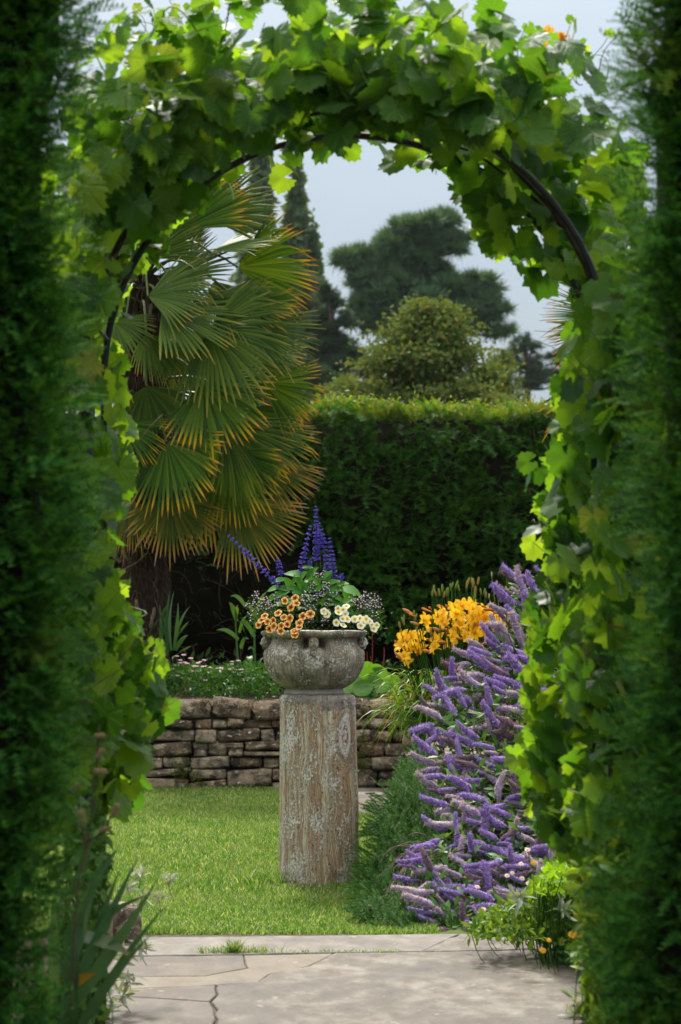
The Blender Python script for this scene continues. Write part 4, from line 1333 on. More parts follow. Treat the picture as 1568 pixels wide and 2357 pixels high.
# ------------------------------------------------------------------ fan palms
PALM_Y = 20.0
M_frond = leaf_mat('palm_blade', [(0.016, 0.055, 0.008), (0.032, 0.085, 0.010), (0.055, 0.12, 0.012), (0.085, 0.14, 0.014)], .22, rough=.5, spec=.08,
                   tip=[(0.0, (0.08, 0.14, 0.02), 0.0), (0.72, (0.20, 0.20, 0.02), 0.03), (0.87, (0.48, 0.34, 0.02), 0.55), (0.96, (0.62, 0.27, 0.015), 0.9), (1.0, (0.22, 0.12, 0.05), 0.9)])
M_frond_old = leaf_mat('palm_blade_old', [(0.028, 0.055, 0.009), (0.055, 0.080, 0.012), (0.10, 0.095, 0.016)], .2, rough=.55, spec=.08,
                   tip=[(0.0, (0.08, 0.12, 0.02), 0.0), (0.68, (0.22, 0.19, 0.02), 0.08), (0.85, (0.44, 0.27, 0.03), 0.55), (0.90, (0.44, 0.19, 0.03), 0.8), (1.0, (0.30, 0.22, 0.14), 0.95)])
M_frond_green = leaf_mat('palm_blade_young', [(0.022, 0.060, 0.008), (0.044, 0.092, 0.010), (0.08, 0.13, 0.014)], .22, rough=.5, spec=.12,
                   tip=[(0.0, (0.06, 0.12, 0.02), 0.0), (0.8, (0.14, 0.18, 0.02), 0.1), (0.96, (0.34, 0.24, 0.03), 0.5), (1.0, (0.28, 0.20, 0.06), 0.9)])
M_petiole = leaf_mat('palm_stalk', [(0.06, 0.09, 0.025), (0.09, 0.11, 0.03)], 0, rough=.4)
M_fibre = plain_mat('palm_fibre', (0.014, 0.010, 0.007), (0.05, 0.034, 0.022), 30, .95, .1, 1.0, .03, stretch=(2, 2, .5))
M_strand = leaf_mat('palm_fibre_strand', [(0.03, 0.018, 0.010), (0.07, 0.042, 0.025), (0.13, 0.09, 0.06)], 0, rough=.9)

def fan(hub, axis, nrm, L, half, droop, r, nseg=34):
    """a pleated fan blade of separate segments; returns a Soup"""
    axis = norm(axis); nrm = np.asarray(nrm, float)
    nrm = norm(nrm - axis * np.dot(axis, nrm)); side = np.cross(axis, nrm)
    s = Soup()
    m = 8
    t = np.linspace(0.03, 1, m)
    da = 2 * half / nseg
    for i in range(nseg):
        a = -half + da * (i + .5)
        dr = axis * math.cos(a) + side * math.sin(a)
        ll = L * (.80 + .20 * math.cos(a * .75)) * r.uniform(.93, 1.05)
        per = np.cross(nrm, dr)
        cupz = .10 * L * math.sin(min(1.5, abs(a))) ** 2
        c = hub + dr * (ll * t)[:, None] + nrm * (cupz * t ** 1.5)[:, None]
        dp = droop * r.uniform(.7, 1.35)
        c[:, 2] -= L * dp * np.clip(t - .25, 0, 1) ** 2.1
        if r.random() < .14: c[:, 2] -= L * r.uniform(.3, .9) * np.clip(t - .6, 0, 1) ** 1.6
        c += (per * r.normal(0, .015) * L) * (np.clip(t - .45, 0, 1) ** 1.5)[:, None]
        fu = .60
        w = np.where(t < fu, ll * t * math.tan(da / 2) * 1.04, 0)
        w0 = ll * fu * math.tan(da / 2) * 1.04
        w = np.where(t >= fu, w0 * np.clip((1.0 - t) / (1 - fu), 0.02, 1) ** .5 * .95, w)[:, None]
        k = (.5 * w) * nrm
        V = np.concatenate([c - per * w - k, c + k * .6, c + per * w - k])
        F = [(j, j + m, j + m + 1, j + 1) for j in range(m - 1)] + [(j + m, j + 2 * m, j + 2 * m + 1, j + m + 1) for j in range(m - 1)]
        s.add(V, [np.array(F)], np.tile(t, 3))
    return s

def palm_trunk(root, base, top, rad, r, seed):
    n = 26
    pts = np.linspace(base, top, n)
    pts[:, 0] += .03 * np.sin(np.linspace(0, 3, n))
    V, F, t = tube_arrays(pts, rad * (1 + .07 * r.normal(size=n)), 20)
    V = V + r.normal(0, .012, V.shape)
    obj('trunk', np_mesh('trunk', V, [F], M_fibre, smooth=True), root)
    s = Soup()
    N = 2600
    f = r.random(N); a = r.uniform(0, 6.28, N)
    c = pts[0] + (pts[-1] - pts[0]) * f[:, None]
    out = np.stack([np.cos(a), np.sin(a), np.zeros(N)], 1)
    tv, tf, tt = blade(1.0, .035, 3, .4, .1)
    dirs = out * r.uniform(.1, .7, (N, 1)) + np.array([0, 0, -1.0]) + r.normal(0, .25, (N, 3))
    s.scatter(tv, tf, c + out * rad * .97, frames(dirs, out), r.uniform(.06, .2, N), tt)
    obj('fibre', s.mesh('fibre', M_strand), root)['kind'] = 'stuff'
    # stubs of cut leaf stalks
    for _ in range(26):
        f = r.random(); a = r.uniform(3.4, 6.0)
        c = pts[0] + (pts[-1] - pts[0]) * f
        o = np.array([math.cos(a), math.sin(a), 0])
        V, F2, t = tube_arrays(np.array([c + o * rad * .9, c + o * (rad + .04) + [0, 0, .05], c + o * (rad + .05) + [0, 0, .10]]), [.02, .017, .012], 5)
        obj('stalk_stub', np_mesh('stalk_stub', V, [F2], M_stub), root)
M_stub = plain_mat('dry_stub', (0.12, 0.085, 0.055), (0.26, 0.2, 0.14), 20, .9, .1, 0)

def Q3(cx, cy): return 172.6 + .3901 * cx, 517.9 + .3901 * cy

def build_palm():
    r = np.random.default_rng(77)
    base = P(330, 1430, PALM_Y); base[2] = WALL_H - .04
    top = P(322, 640, PALM_Y)
    root = thing('fan_palm', base, 'tall fan palm with drooping yellow-tipped fronds before the back hedge', 'palm tree')
    palm_trunk(root, base, top, .20, r, 3)
    px = .3901 / PXM(PALM_Y)
    L = [  # hub, angle, length, half spread, facing, depth, kind, droop
        (510, 515, -8, 440, 78, .45, -.75, 1, .18), (790, 620, -25, 470, 88, .55, -.7, 1, .22), (760, 940, -42, 430, 92, .95, -.75, 0, .12),
        (990, 600, -14, 460, 42, .6, -.4, 0, .10), (540, 1280, -76, 400, 84, .95, -.7, 0, .10), (900, 1340, -62, 400, 66, .9, -.45, 0, .10),
        (1110, 935, -20, 360, 48, .75, -.3, 0, .10), (560, 1610, -84, 370, 80, .95, -.5, 2, .08), (930, 1620, -52, 420, 55, .85, -.25, 2, .08),
        (800, 160, 16, 440, 58, .5, -.4, 1, .14), (960, 250, 6, 470, 50, .75, -.2, 0, .12), (970, 480, -2, 400, 38, .65, -.35, 0, .08),
        (760, -40, 30, 470, 55, .6, -.1, 1, .12), (690, -250, 42, 480, 60, .65, .1, 1, .12), (270, 1170, -42, 300, 58, .8, -.7, 0, .15),
        (1060, 1370, -33, 430, 30, .7, -.1, 2, .06), (1010, 1080, -36, 430, 42, .75, -.2, 0, .08), (230, 570, -35, 230, 60, .6, -.8, 1, .25),
        (860, 800, -48, 340, 70, .5, -.1, 1, .4), (620, 960, -125, 320, 50, .7, .0, 1, .2), (450, 60, 118, 430, 66, .6, .0, 1, .15),
        (260, 330, 165, 460, 66, .6, -.1, 0, .2), (820, 330, -60, 330, 50, .55, .0, 1, .5), (330, 1600, -100, 330, 52, .85, -.3, 2, .08),
        (90, 900, 205, 420, 70, .7, -.1, 0, .15), (600, 180, 60, 430, 60, .5, .2, 1, .12), (700, 1200, -70, 380, 70, .8, .0, 0, .12), (1000, 760, -30, 420, 50, .6, .1, 0, .15), (760, 1480, -70, 400, 60, .85, -.1, 2, .08), (560, 760, -70, 330, 70, .6, .1, 1, .2),
        (520, -60, 75, 430, 60, .6, -.1, 1, .12), (330, 120, 140, 400, 60, .6, -.3, 1, .15), (560, 330, 20, 420, 70, .5, -.3, 1, .2), (640, 640, -60, 360, 80, .7, -.3, 1, .2), (420, 950, -75, 330, 70, .85, -.5, 1, .12), (880, 1180, -45, 400, 55, .85, -.5, 1, .1), (820, 420, -20, 420, 60, .6, -.5, 1, .15), (1050, 1200, -28, 400, 40, .7, -.3, 0, .08),
        (430, 200, 60, 420, 60, .7, -.4, 1, .15), (360, 330, 130, 380, 60, .7, -.5, 1, .2), (430, 420, 10, 430, 60, .55, -.8, 1, .2), (300, 560, 190, 330, 60, .7, -.6, 0, .2), (420, 640, -60, 330, 65, .7, -.75, 1, .2), (620, 30, 50, 470, 50, .7, -.3, 0, .1), (250, 850, -120, 330, 60, .8, -.6, 0, .15)]
    mats = [M_frond, M_frond_green, M_frond_old]
    for cx, cy, ang, ln, half, face, dy, kind, droop in L:
        d = PALM_Y + dy
        hub = P(*Q3(cx, cy), d)
        a = math.radians(ang)
        axis = np.array([math.cos(a), -.22 + r.normal(0, .08), math.sin(a)])
        nr = np.array([r.normal(0, .3), -face + r.normal(0, .12), (1 - face) * .8 + .12 + r.normal(0, .2)])
        ln *= r.uniform(.86, 1.1); ang_j = r.normal(0, 5)
        if cy < 700 and kind == 0 and r.random() < .4: kind = 1
        s = fan(hub, axis, nr, ln * px * 1.02, math.radians(half), droop, r, int(16 + half * .22))
        fr = obj('frond', s.mesh('frond', mats[kind]), root)
        # stalk from the trunk
        f = np.clip((hub[2] + .15 - base[2]) / (top[2] - base[2]), .45, .98)
        st = base + (top - base) * f
        c = curve_pts(st, hub, (0, 0, .16 + .1 * r.random()), 8)
        obj('stalk', Soup().tube(c, np.linspace(.016, .009, 8), 5).mesh('stalk', M_petiole, True), fr)
    # spear leaves and brown remains at the crown
    s = Soup()
    tv, tf, tt = blade(1.0, .06, 4, .5, .2)
    N = 90
    c = P(335, 660, PALM_Y) + r.normal(0, 1, (N, 3)) * np.array([.16, .14, .12])
    s.scatter(tv, tf, c, frames(r.normal(0, .7, (N, 3)) + [.1, -.2, .2], rand_dirs(N, r)), r.uniform(.12, .36, N), tt)
    obj('dry_sheaths', s.mesh('dry_sheaths', M_strand), root)
    # flower sprays inside the crown
    s = Soup()
    c0 = P(490, 770, PALM_Y - .1)
    N = 900
    k = r.normal(0, 1, (N, 3)) * np.array([.10, .06, .20])
    tv, tf, tt = blade(1.0, .5, 1, .2, .1)
    s.scatter(tv, tf, c0 + k, frames(rand_dirs(N, r), rand_dirs(N, r)), r.uniform(.008, .02, N), tt)
    obj('flower_spray', s.mesh('flower_spray', leaf_mat('palm_bloom', [(0.22, 0.15, 0.02), (0.34, 0.22, 0.03), (0.16, 0.12, 0.02)], .2)), root)
build_palm()

def build_palm_right():
    r = np.random.default_rng(78)
    d = 19.6
    base = P(1400, 1500, d); base[2] = WALL_H - .06
    top = P(1395, 730, d)
    root = thing('fan_palm', base, 'second fan palm, its leaf tips showing beside the vine against the sky', 'palm tree')
    palm_trunk(root, base, top, .19, r, 5)
    for x, y, ang, ln, half, face, dy in [(1415, 735, 178, 172, 32, .8, -.1), (1395, 690, 100, 170, 60, .7, 0), (1420, 760, 205, 165, 40, .8, -.3), (1440, 700, 40, 190, 60, .7, 0), (1450, 800, -20, 200, 60, .8, -.2), (1400, 860, -100, 190, 60, .8, -.4), (1450, 960, -60, 190, 60, .8, -.3)]:
        a = math.radians(ang)
        hub = P(x, y, d + dy)
        s = fan(hub, np.array([math.cos(a), -.15, math.sin(a)]), np.array([0, -face, .3]), ln / PXM(d), math.radians(half), .10, r, 26)
        fr = obj('frond', s.mesh('frond', M_frond), root)
        c = curve_pts(top + [0, 0, -.1], hub, (0, 0, .08), 6)
        obj('stalk', Soup().tube(c, np.linspace(.015, .009, 6), 5).mesh('stalk', M_petiole, True), fr)
build_palm_right()

# ------------------------------------------------------------------ the tall hedge behind the bed
M_hedge = leaf_mat('back_hedge_needles', [(0.014, 0.085, 0.014), (0.026, 0.14, 0.018), (0.045, 0.19, 0.022), (0.09, 0.25, 0.03), (0.020, 0.115, 0.026)], .3, rough=.5, spec=.3,
                   tip=[(0.0, (0.02, 0.06, 0.01), 0.0), (0.75, (0.05, 0.13, 0.02), 0.2), (1.1, (0.15, 0.27, 0.04), 0.8)], patch=(1.7, (0.035, 0.045, 0.012), .60, .75))
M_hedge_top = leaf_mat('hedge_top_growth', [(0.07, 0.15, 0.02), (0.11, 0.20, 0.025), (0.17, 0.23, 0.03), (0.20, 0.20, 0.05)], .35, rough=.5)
HB_Y = 22.2
def back_hedge():
    r = np.random.default_rng(91)
    root = thing('tall_hedge', (0, HB_Y + .8, WALL_H - .04), 'tall clipped dark green hedge standing behind the planted bed', 'hedge')
    zt = P(784, 940, HB_Y)[2]
    obj('shade_core', box_mesh('shade_core', -5.2, 4.2, HB_Y + .22, HB_Y + 1.6, WALL_H - .04, zt - .06, M_core), root)  # added block with the hedge's inner shade put into its colour
    def face(N, x0, x1, scale, lowfun):
        x = r.uniform(x0, x1, N); z = r.uniform(WALL_H + .1, zt, N)
        low = lowfun(x)
        keep = z > low + .12 * smoothnoise(x * 6 + z * 3, 4) + r.exponential(.05, N)
        # branchlets: sprigs gathered in sprays
        m_ = len(x) // 7; cx_, cz_ = r.uniform(x0, x1, m_), r.uniform(WALL_H + .1, zt, m_)
        pick = r.integers(0, m_, len(x)); cb_ = np.abs(r.normal(0, .055, m_))
        x = cx_[pick] + r.normal(0, .045, len(x)); z = np.minimum(cz_[pick] + r.normal(0, .032, len(x)), zt)
        keep = z > lowfun(x) + .14 * smoothnoise(x * 6 + z * 3, 4) + r.exponential(.05, N)
        bulge = .12 * smoothnoise(x * 2.1 + .6 * z, 5) + .06 * smoothnoise(z * 4.2 + x, 6) + .04 * smoothnoise(x * 7 - z * 5, 7)
        thin = smoothnoise(x * 5 + 2 * np.sin(z * 3), 12) > -.92
        keep &= thin | (r.random(N) < .35)
        bulge = bulge + cb_[pick]
        x, z, bulge = x[keep], z[keep], bulge[keep]
        n = len(x)
        y = HB_Y + .12 - bulge + r.exponential(.03, n)
        dirs = np.array([0, -1.0, .10]) + r.normal(0, .45, (n, 3)) + np.array([1, 0, 0]) * (.5 * smoothnoise(x * 3 + z * 2, 8))[:, None]
        nr = np.array([0, -.5, 1.0]) + r.normal(0, .35, (n, 3))
        return x, y, z, dirs, nr, scale * r.uniform(.7, 1.25, n)
    lowf = lambda x: np.interp(x, [-5, -2.0, -1.25, -.75, -.45, -.1, .25, .7, 4.2], [1.7, 1.75, 1.8, 2.3, 2.05, 1.6, 1.25, .95, .9])
    s = Soup()
    for a in (face(9500, -1.3, 2.35, .145, lowf), face(1800, -5.0, -1.3, .12, lowf), face(600, 2.35, 4.1, .13, lowf)):
        s.scatter(SPR[0], SPR[1], np.stack(a[:3], 1), frames(a[3], a[4]), a[5], SPR[2])
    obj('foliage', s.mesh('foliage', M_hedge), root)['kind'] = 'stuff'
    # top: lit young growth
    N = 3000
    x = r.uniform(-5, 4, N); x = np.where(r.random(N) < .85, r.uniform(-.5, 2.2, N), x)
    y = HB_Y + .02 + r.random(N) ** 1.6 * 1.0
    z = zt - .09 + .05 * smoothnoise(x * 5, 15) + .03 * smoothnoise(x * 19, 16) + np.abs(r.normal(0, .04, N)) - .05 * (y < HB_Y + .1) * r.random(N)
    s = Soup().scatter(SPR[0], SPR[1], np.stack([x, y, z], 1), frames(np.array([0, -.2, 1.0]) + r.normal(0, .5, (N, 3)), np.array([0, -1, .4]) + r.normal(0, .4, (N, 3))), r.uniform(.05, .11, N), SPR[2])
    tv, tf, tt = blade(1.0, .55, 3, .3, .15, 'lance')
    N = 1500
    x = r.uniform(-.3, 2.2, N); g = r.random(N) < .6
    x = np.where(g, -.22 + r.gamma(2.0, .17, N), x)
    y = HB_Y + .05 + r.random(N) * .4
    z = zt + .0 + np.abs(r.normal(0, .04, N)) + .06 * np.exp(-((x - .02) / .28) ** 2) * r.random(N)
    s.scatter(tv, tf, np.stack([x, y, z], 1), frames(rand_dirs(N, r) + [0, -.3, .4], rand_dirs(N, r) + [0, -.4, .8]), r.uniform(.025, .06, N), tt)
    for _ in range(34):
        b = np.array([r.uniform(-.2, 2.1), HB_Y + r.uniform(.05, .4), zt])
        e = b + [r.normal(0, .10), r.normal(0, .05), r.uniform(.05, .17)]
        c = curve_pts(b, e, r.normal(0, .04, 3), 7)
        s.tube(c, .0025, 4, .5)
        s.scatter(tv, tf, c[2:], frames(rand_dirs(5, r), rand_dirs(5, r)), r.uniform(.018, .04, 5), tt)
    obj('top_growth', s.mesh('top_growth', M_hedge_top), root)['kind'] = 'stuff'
    # bare twigs under the overhang
    s = Soup()
    for _ in range(620):
        x = r.uniform(-3.0, 1.4); z = r.uniform(WALL_H, 2.5)
        if z > np.interp(x, [-5, -.75, -.1, .5, 1.4], [2.4, 2.4, 1.8, 1.3, 1.0]) : continue
        b = np.array([x, HB_Y + r.uniform(.0, .22), z])
        e = b + np.array([r.normal(0, .17), -r.uniform(0, .16), r.normal(0, .12)])
        s.tube(curve_pts(b, e, r.normal(0, .035, 3), 5), np.linspace(.0045, .0015, 5) * r.uniform(.5, 1.2), 3)
    obj('bare_twigs', s.mesh('bare_twigs', M_twig_dark), root)['kind'] = 'stuff'
M_twig_dark = plain_mat('dark_twig', (0.03, 0.021, 0.015), (0.085, 0.06, 0.045), 20, .9, .1, 0)
back_hedge()
# ------------------------------------------------------------------ plants of the raised bed behind the wall
BED_Y = 19.15
M_aster = leaf_mat('aster_leaf', [(0.022, 0.085, 0.014), (0.04, 0.13, 0.02), (0.065, 0.17, 0.025)], .25, rough=.45)
M_pink = leaf_mat('pink_ray', [(0.40, 0.16, 0.36), (0.52, 0.25, 0.46), (0.58, 0.34, 0.50)], .25, rough=.6)
M_disc = leaf_mat('yellow_disc', [(0.62, 0.33, 0.03), (0.55, 0.38, 0.06)], 0, rough=.8)
def daisy_mesh(name, mat, n=22, w=.16, disc=.3):
    V, F, T = [], [], []
    for i in range(n):
        a = i / n * 6.283; ca, sa = math.cos(a), math.sin(a)
        b = len(V)
        for (l, ww, z) in ((disc * .8, w * .4, 0), (.7, w * .5, .03), (1.0, w * .25, -.04)):
            V += [(ca * l - sa * ww, sa * l + ca * ww, z), (ca * l + sa * ww, sa * l - ca * ww, z)]
        F += [(b, b + 1, b + 3, b + 2), (b + 2, b + 3, b + 5, b + 4)]
    return np_mesh(name, V, [np.array(F)], mat)
def disc_mesh(name, mat, r=.32, h=.14):
    prof = [(r, 0), (r * .85, h * .7), (r * .45, h), (.01, h * 1.05)]
    V, F = lathe(prof, 10)
    return np_mesh(name, V, [F], mat, smooth=True)
PINK = daisy_mesh('flower', M_pink); PINKD = disc_mesh('flower_centre', M_disc)
def B2(cx, cy): return 230.2 + .2569 * cx, 1265.9 + .2569 * cy

def aster():
    r = np.random.default_rng(5)
    c = P(500, 1590, BED_Y)
    root = thing('aster_plant', (c[0], BED_Y, WALL_H - .03), 'low green clump of pink daisies on top of the stone wall', 'flower')
    s = Soup()
    N = 2200
    V, F, T = blade(1.0, .42, 3, .45, .18, 'lance')
    x = r.uniform(P(330, 0, BED_Y)[0], P(655, 0, BED_Y)[0], N)
    hmax = P(0, 1535, BED_Y)[2] + .03 * smoothnoise(x * 9, 2)
    z = WALL_H + (hmax - WALL_H) * r.random(N) ** .6
    y = BED_Y - .17 + r.random(N) * .75 + .1 * (1 - (z - WALL_H) / .2) * 0
    s.scatter(V, F, np.stack([x, y, z], 1), frames(rand_dirs(N, r) + [0, -.5, .6], rand_dirs(N, r) + [0, -.3, .8]), r.uniform(.03, .062, N), T)
    obj('foliage', s.mesh('foliage', M_aster), root)['kind'] = 'stuff'
    sp = [(750, 938), (815, 968), (690, 950), (935, 985), (720, 1010), (780, 1015), (845, 1040), (900, 1000), (935, 1040), (980, 1050), (1060, 1060), (1010, 1085), (1110, 1065), (1150, 1030), (1185, 998), (1240, 990), (1235, 1070), (1155, 1065), (690, 1030), (830, 1085), (795, 1078), (865, 1135), (700, 1125), (735, 1145), (1015, 1130), (945, 1165), (660, 1065), (1270, 1070), (650, 1125), (720, 985), (760, 1005), (870, 1040), (920, 1045), (1090, 1055), (1180, 1020), (880, 1010)]
    st = Soup()
    for cx, cy in sp:
        p = P(*B2(cx, cy), BED_Y - r.uniform(-.1, .12))
        up = norm(np.array([r.normal(0, .18), -.25, 1.0]))
        f = obj('flower', PINK, root, mat4(frames(np.array([[1, .2, 0.0]]), up[None])[0], r.uniform(.017, .024), p))
        obj('flower_centre', PINKD, f)
        st.tube(curve_pts((p[0] + r.normal(0, .02), p[1] + .03, p[2] - .14), p, (0, 0, 0), 4), .0022, 3)
    obj('stems', st.mesh('stems', M_aster), root)['kind'] = 'stuff'
aster()

M_dry = leaf_mat('dried_edging', [(0.19, 0.125, 0.085), (0.30, 0.215, 0.15), (0.38, 0.30, 0.23), (0.45, 0.42, 0.33), (0.24, 0.14, 0.10)], .1, rough=.9)
def dried_edging(x0, x1, label):
    r = np.random.default_rng(int(x0))
    s = Soup()
    N = int((x1 - x0) * 9)
    x = r.uniform(P(x0, 0, BED_Y)[0], P(x1, 0, BED_Y)[0], N)
    lump = .5 + .5 * smoothnoise(x * 16, 3)
    h = .018 + .055 * lump * r.random(N)
    y = WALL_Y - .02 + r.random(N) * .3
    z0 = WALL_H - .035 + .02 * smoothnoise(x * 6, 8)
    tv, tf, tt = blade(1.0, .16, 3, .9, .2, 'lance')
    s.scatter(tv, tf, np.stack([x, y, z0 + h * .5], 1), frames(rand_dirs(N, r) + [0, -.25, .5], rand_dirs(N, r)), r.uniform(.018, .045, N), tt)
    o = obj('dried_edging_plants', s.mesh('dried_edging_plants', M_dry))
    tag(o, label, 'ground cover', kind='stuff')
dried_edging(320, 650, 'tan and silver dried edging plants along the wall top under the daisies')
dried_edging(800, 925, 'tan dried edging plants on the wall top beside the daylilies')

M_bergenia = leaf_mat('bergenia_leaf', [(0.05, 0.16, 0.02), (0.085, 0.22, 0.028), (0.12, 0.27, 0.035)], .3, rough=.35, spec=.5)
def round_leaf(name, mat, cup=.25, seed=0):
    r = np.random.default_rng(seed)
    V, F = [(0, .1, 0)], []
    N = 16
    for f in (.55, 1.0):
        for i in range(N):
            a = i / N * 6.283
            rad = .5 * (1 + .05 * math.cos(2 * a)) * f
            V.append((rad * math.sin(a) * .95, .5 + rad * math.cos(a) - (.08 * f if i == N // 2 else 0), cup * f * f * .4 + .03 * math.sin(5 * a + seed) * f))
    V[0] = (0, .45, 0)
    F3 = [(0, 1 + (i + 1) % N, 1 + i) for i in range(N)]
    F4 = [(1 + i, 1 + (i + 1) % N, 1 + N + (i + 1) % N, 1 + N + i) for i in range(N)]
    return np_mesh(name, V, [np.array(F3), np.array(F4)], mat, smooth=True)
def bergenia():
    c = P(855, 1600, BED_Y)
    root = thing('bergenia_plant', (c[0], BED_Y, WALL_H), 'bergenia with large round glossy green leaves beside the urn', 'plant')
    lm = [round_leaf('leaf', M_bergenia, k, i) for i, k in enumerate((.2, .5, -.2))]
    r = np.random.default_rng(2)
    st = Soup()
    for x, y, ang, ln in [(840, 1565, 95, 62), (868, 1560, 70, 58), (885, 1572, 60, 46), (822, 1580, 150, 50), (850, 1590, 180, 50), (875, 1590, 10, 48), (895, 1592, -10, 40), (815, 1560, 110, 55), (835, 1588, 200, 46), (860, 1578, 90, 50), (800, 1585, 190, 40), (905, 1575, 40, 44), (845, 1545, 110, 48), (862, 1548, 80, 44)]:
        a = math.radians(ang); L = ln / PXM(BED_Y)
        yd = np.array([math.cos(a), -.15, math.sin(a)])
        p = P(x, y, BED_Y - .08 + r.uniform(-.1, .15)) - norm(yd) * L * .5
        obj('leaf', lm[r.integers(3)], root, mat4(frames(yd[None], np.array([[r.normal(0, .25), -.8, .55]]))[0], L, p))
        st.tube(curve_pts((c[0] + r.normal(0, .05), BED_Y, WALL_H - .05), p, (0, 0, .02), 4), .005, 4)
    obj('stems', st.mesh('stems', M_bergenia), root)['kind'] = 'stuff'
bergenia()
def red_canes():
    root = thing('red_stemmed_plant', P(848, 1600, BED_Y + .1), 'thin red bare canes rising behind the urn rim', 'plant')
    m = leaf_mat('red_cane', [(0.16, 0.02, 0.018), (0.22, 0.035, 0.025)], 0)
    for (x0, y0, x1, y1) in [(853, 1580, 857, 1455), (842, 1570, 845, 1500), (880, 1540, 884, 1490), (862, 1560, 852, 1510)]:
        obj('cane', Soup().tube(curve_pts(P(x0, y0, BED_Y + .1), P(x1, y1, BED_Y + .1), (.008, 0, 0), 6), np.linspace(.006, .003, 6), 5).mesh('cane', m), root)
red_canes()

M_ginger = leaf_mat('ginger_leaf', [(0.04, 0.11, 0.03), (0.06, 0.15, 0.04), (0.09, 0.18, 0.05)], .25, rough=.4)
def ginger(label, base, top, leaves):
    d = 19.9
    root = thing('reed_stemmed_plant', P(*B2(*base), d), label, 'plant')
    a, b = P(*B2(*base), d), P(*B2(*top), d)
    a[2] = WALL_H - .04
    obj('stem', Soup().tube(curve_pts(a, b, (-.01, 0, 0), 8), np.linspace(.016, .006, 8), 6).mesh('stem', M_ginger, True), root)
    for (x0, y0, x1, y1, w) in leaves:
        p0, p1 = P(*B2(x0, y0), d), P(*B2(x1, y1), d - .12)
        V, F, t = bent_blade(p0, p1, w, (0, -.02, .035), (.1, -1, .5), 9, .12, 2.0)
        obj('leaf', np_mesh('leaf', V, F, M_ginger, t, True), root)
ginger('green reed-like stem with long leaves standing by the urn', (1278, 1040), (1215, 600), [(1225, 640, 1152, 470, .045), (1240, 805, 1040, 722, .042), (1248, 740, 1330, 590, .03), (1262, 880, 1335, 800, .04), (1220, 620, 1240, 500, .03)])
ginger('taller reed-like green stem close behind the urn', (1410, 1060), (1385, 560), [(1385, 780, 1245, 645, .045), (1300, 505, 1165, 418, .04), (1390, 930, 1325, 900, .03), (1385, 600, 1300, 500, .04), (1385, 600, 1500, 370, .035), (1395, 700, 1450, 560, .03), (1330, 960, 1360, 1060, .05)])

M_iris = leaf_mat('iris_leaf', [(0.022, 0.075, 0.022), (0.035, 0.105, 0.03), (0.055, 0.135, 0.04)], .2, rough=.35, spec=.45, tip=[(0, (0.05, 0.1, 0.03), 0), (.9, (0.1, 0.14, .04), .15), (1.12, (0.3, 0.22, 0.08), .8)])
def iris_clump(label, d, blades, base_z, scale=1.0, conv=B2, n_extra=0):
    pts = [conv(b[0], b[1]) for b in blades]
    c = P(pts[0][0], pts[0][1], d)
    root = thing('iris_plant', (c[0], d, base_z), label, 'plant')
    r = np.random.default_rng(len(blades))
    for (x0, y0, x1, y1, w) in blades:
        p0, p1 = P(*conv(x0, y0), d + r.uniform(-.05, .1)), P(*conv(x1, y1), d + r.uniform(-.15, .05))
        V, F, t = bent_blade(p0, p1, w, (r.normal(0, .012), -.02, r.uniform(0, .03)), (r.normal(0, .4), -1, .3), 9, .08, 1.9)
        obj('leaf', np_mesh('leaf', V, F, M_iris, t, True), root)
    return root
iris_clump('sword-leaved iris clump at the foot of the palm trunk', 19.6, [(540, 900, 535, 480, .035), (610, 920, 630, 355, .03), (640, 900, 665, 365, .025), (660, 900, 700, 470, .032), (680, 780, 810, 500, .022), (560, 800, 640, 560, .025), (680, 900, 790, 760, .03), (660, 960, 820, 860, .03), (690, 780, 800, 640, .02), (560, 700, 620, 480, .03), (600, 950, 560, 560, .03), (660, 890, 780, 765, .026)], WALL_H)
iris_clump('sword-leaved iris clump on the far side of the palm trunk', 19.7, [(140, 760, 120, 440, .03), (170, 780, 155, 480, .026), (190, 770, 180, 500, .03), (100, 760, 60, 500, .03), (90, 700, 50, 470, .03)], WALL_H)

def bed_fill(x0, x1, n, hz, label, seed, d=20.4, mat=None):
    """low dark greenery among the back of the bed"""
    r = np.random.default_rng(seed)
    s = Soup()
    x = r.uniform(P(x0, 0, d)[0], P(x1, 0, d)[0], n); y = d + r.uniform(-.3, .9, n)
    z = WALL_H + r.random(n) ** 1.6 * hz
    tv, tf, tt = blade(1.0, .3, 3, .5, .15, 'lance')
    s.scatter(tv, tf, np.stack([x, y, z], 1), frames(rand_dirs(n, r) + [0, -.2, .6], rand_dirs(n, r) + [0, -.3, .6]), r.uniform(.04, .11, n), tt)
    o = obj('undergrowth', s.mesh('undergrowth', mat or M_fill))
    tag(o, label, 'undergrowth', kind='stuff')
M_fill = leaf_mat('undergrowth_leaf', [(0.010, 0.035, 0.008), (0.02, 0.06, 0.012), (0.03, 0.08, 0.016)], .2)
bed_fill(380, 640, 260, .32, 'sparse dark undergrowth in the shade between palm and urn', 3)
bed_fill(840, 960, 180, .28, 'sparse dark undergrowth in the shade between urn and daylilies', 4)

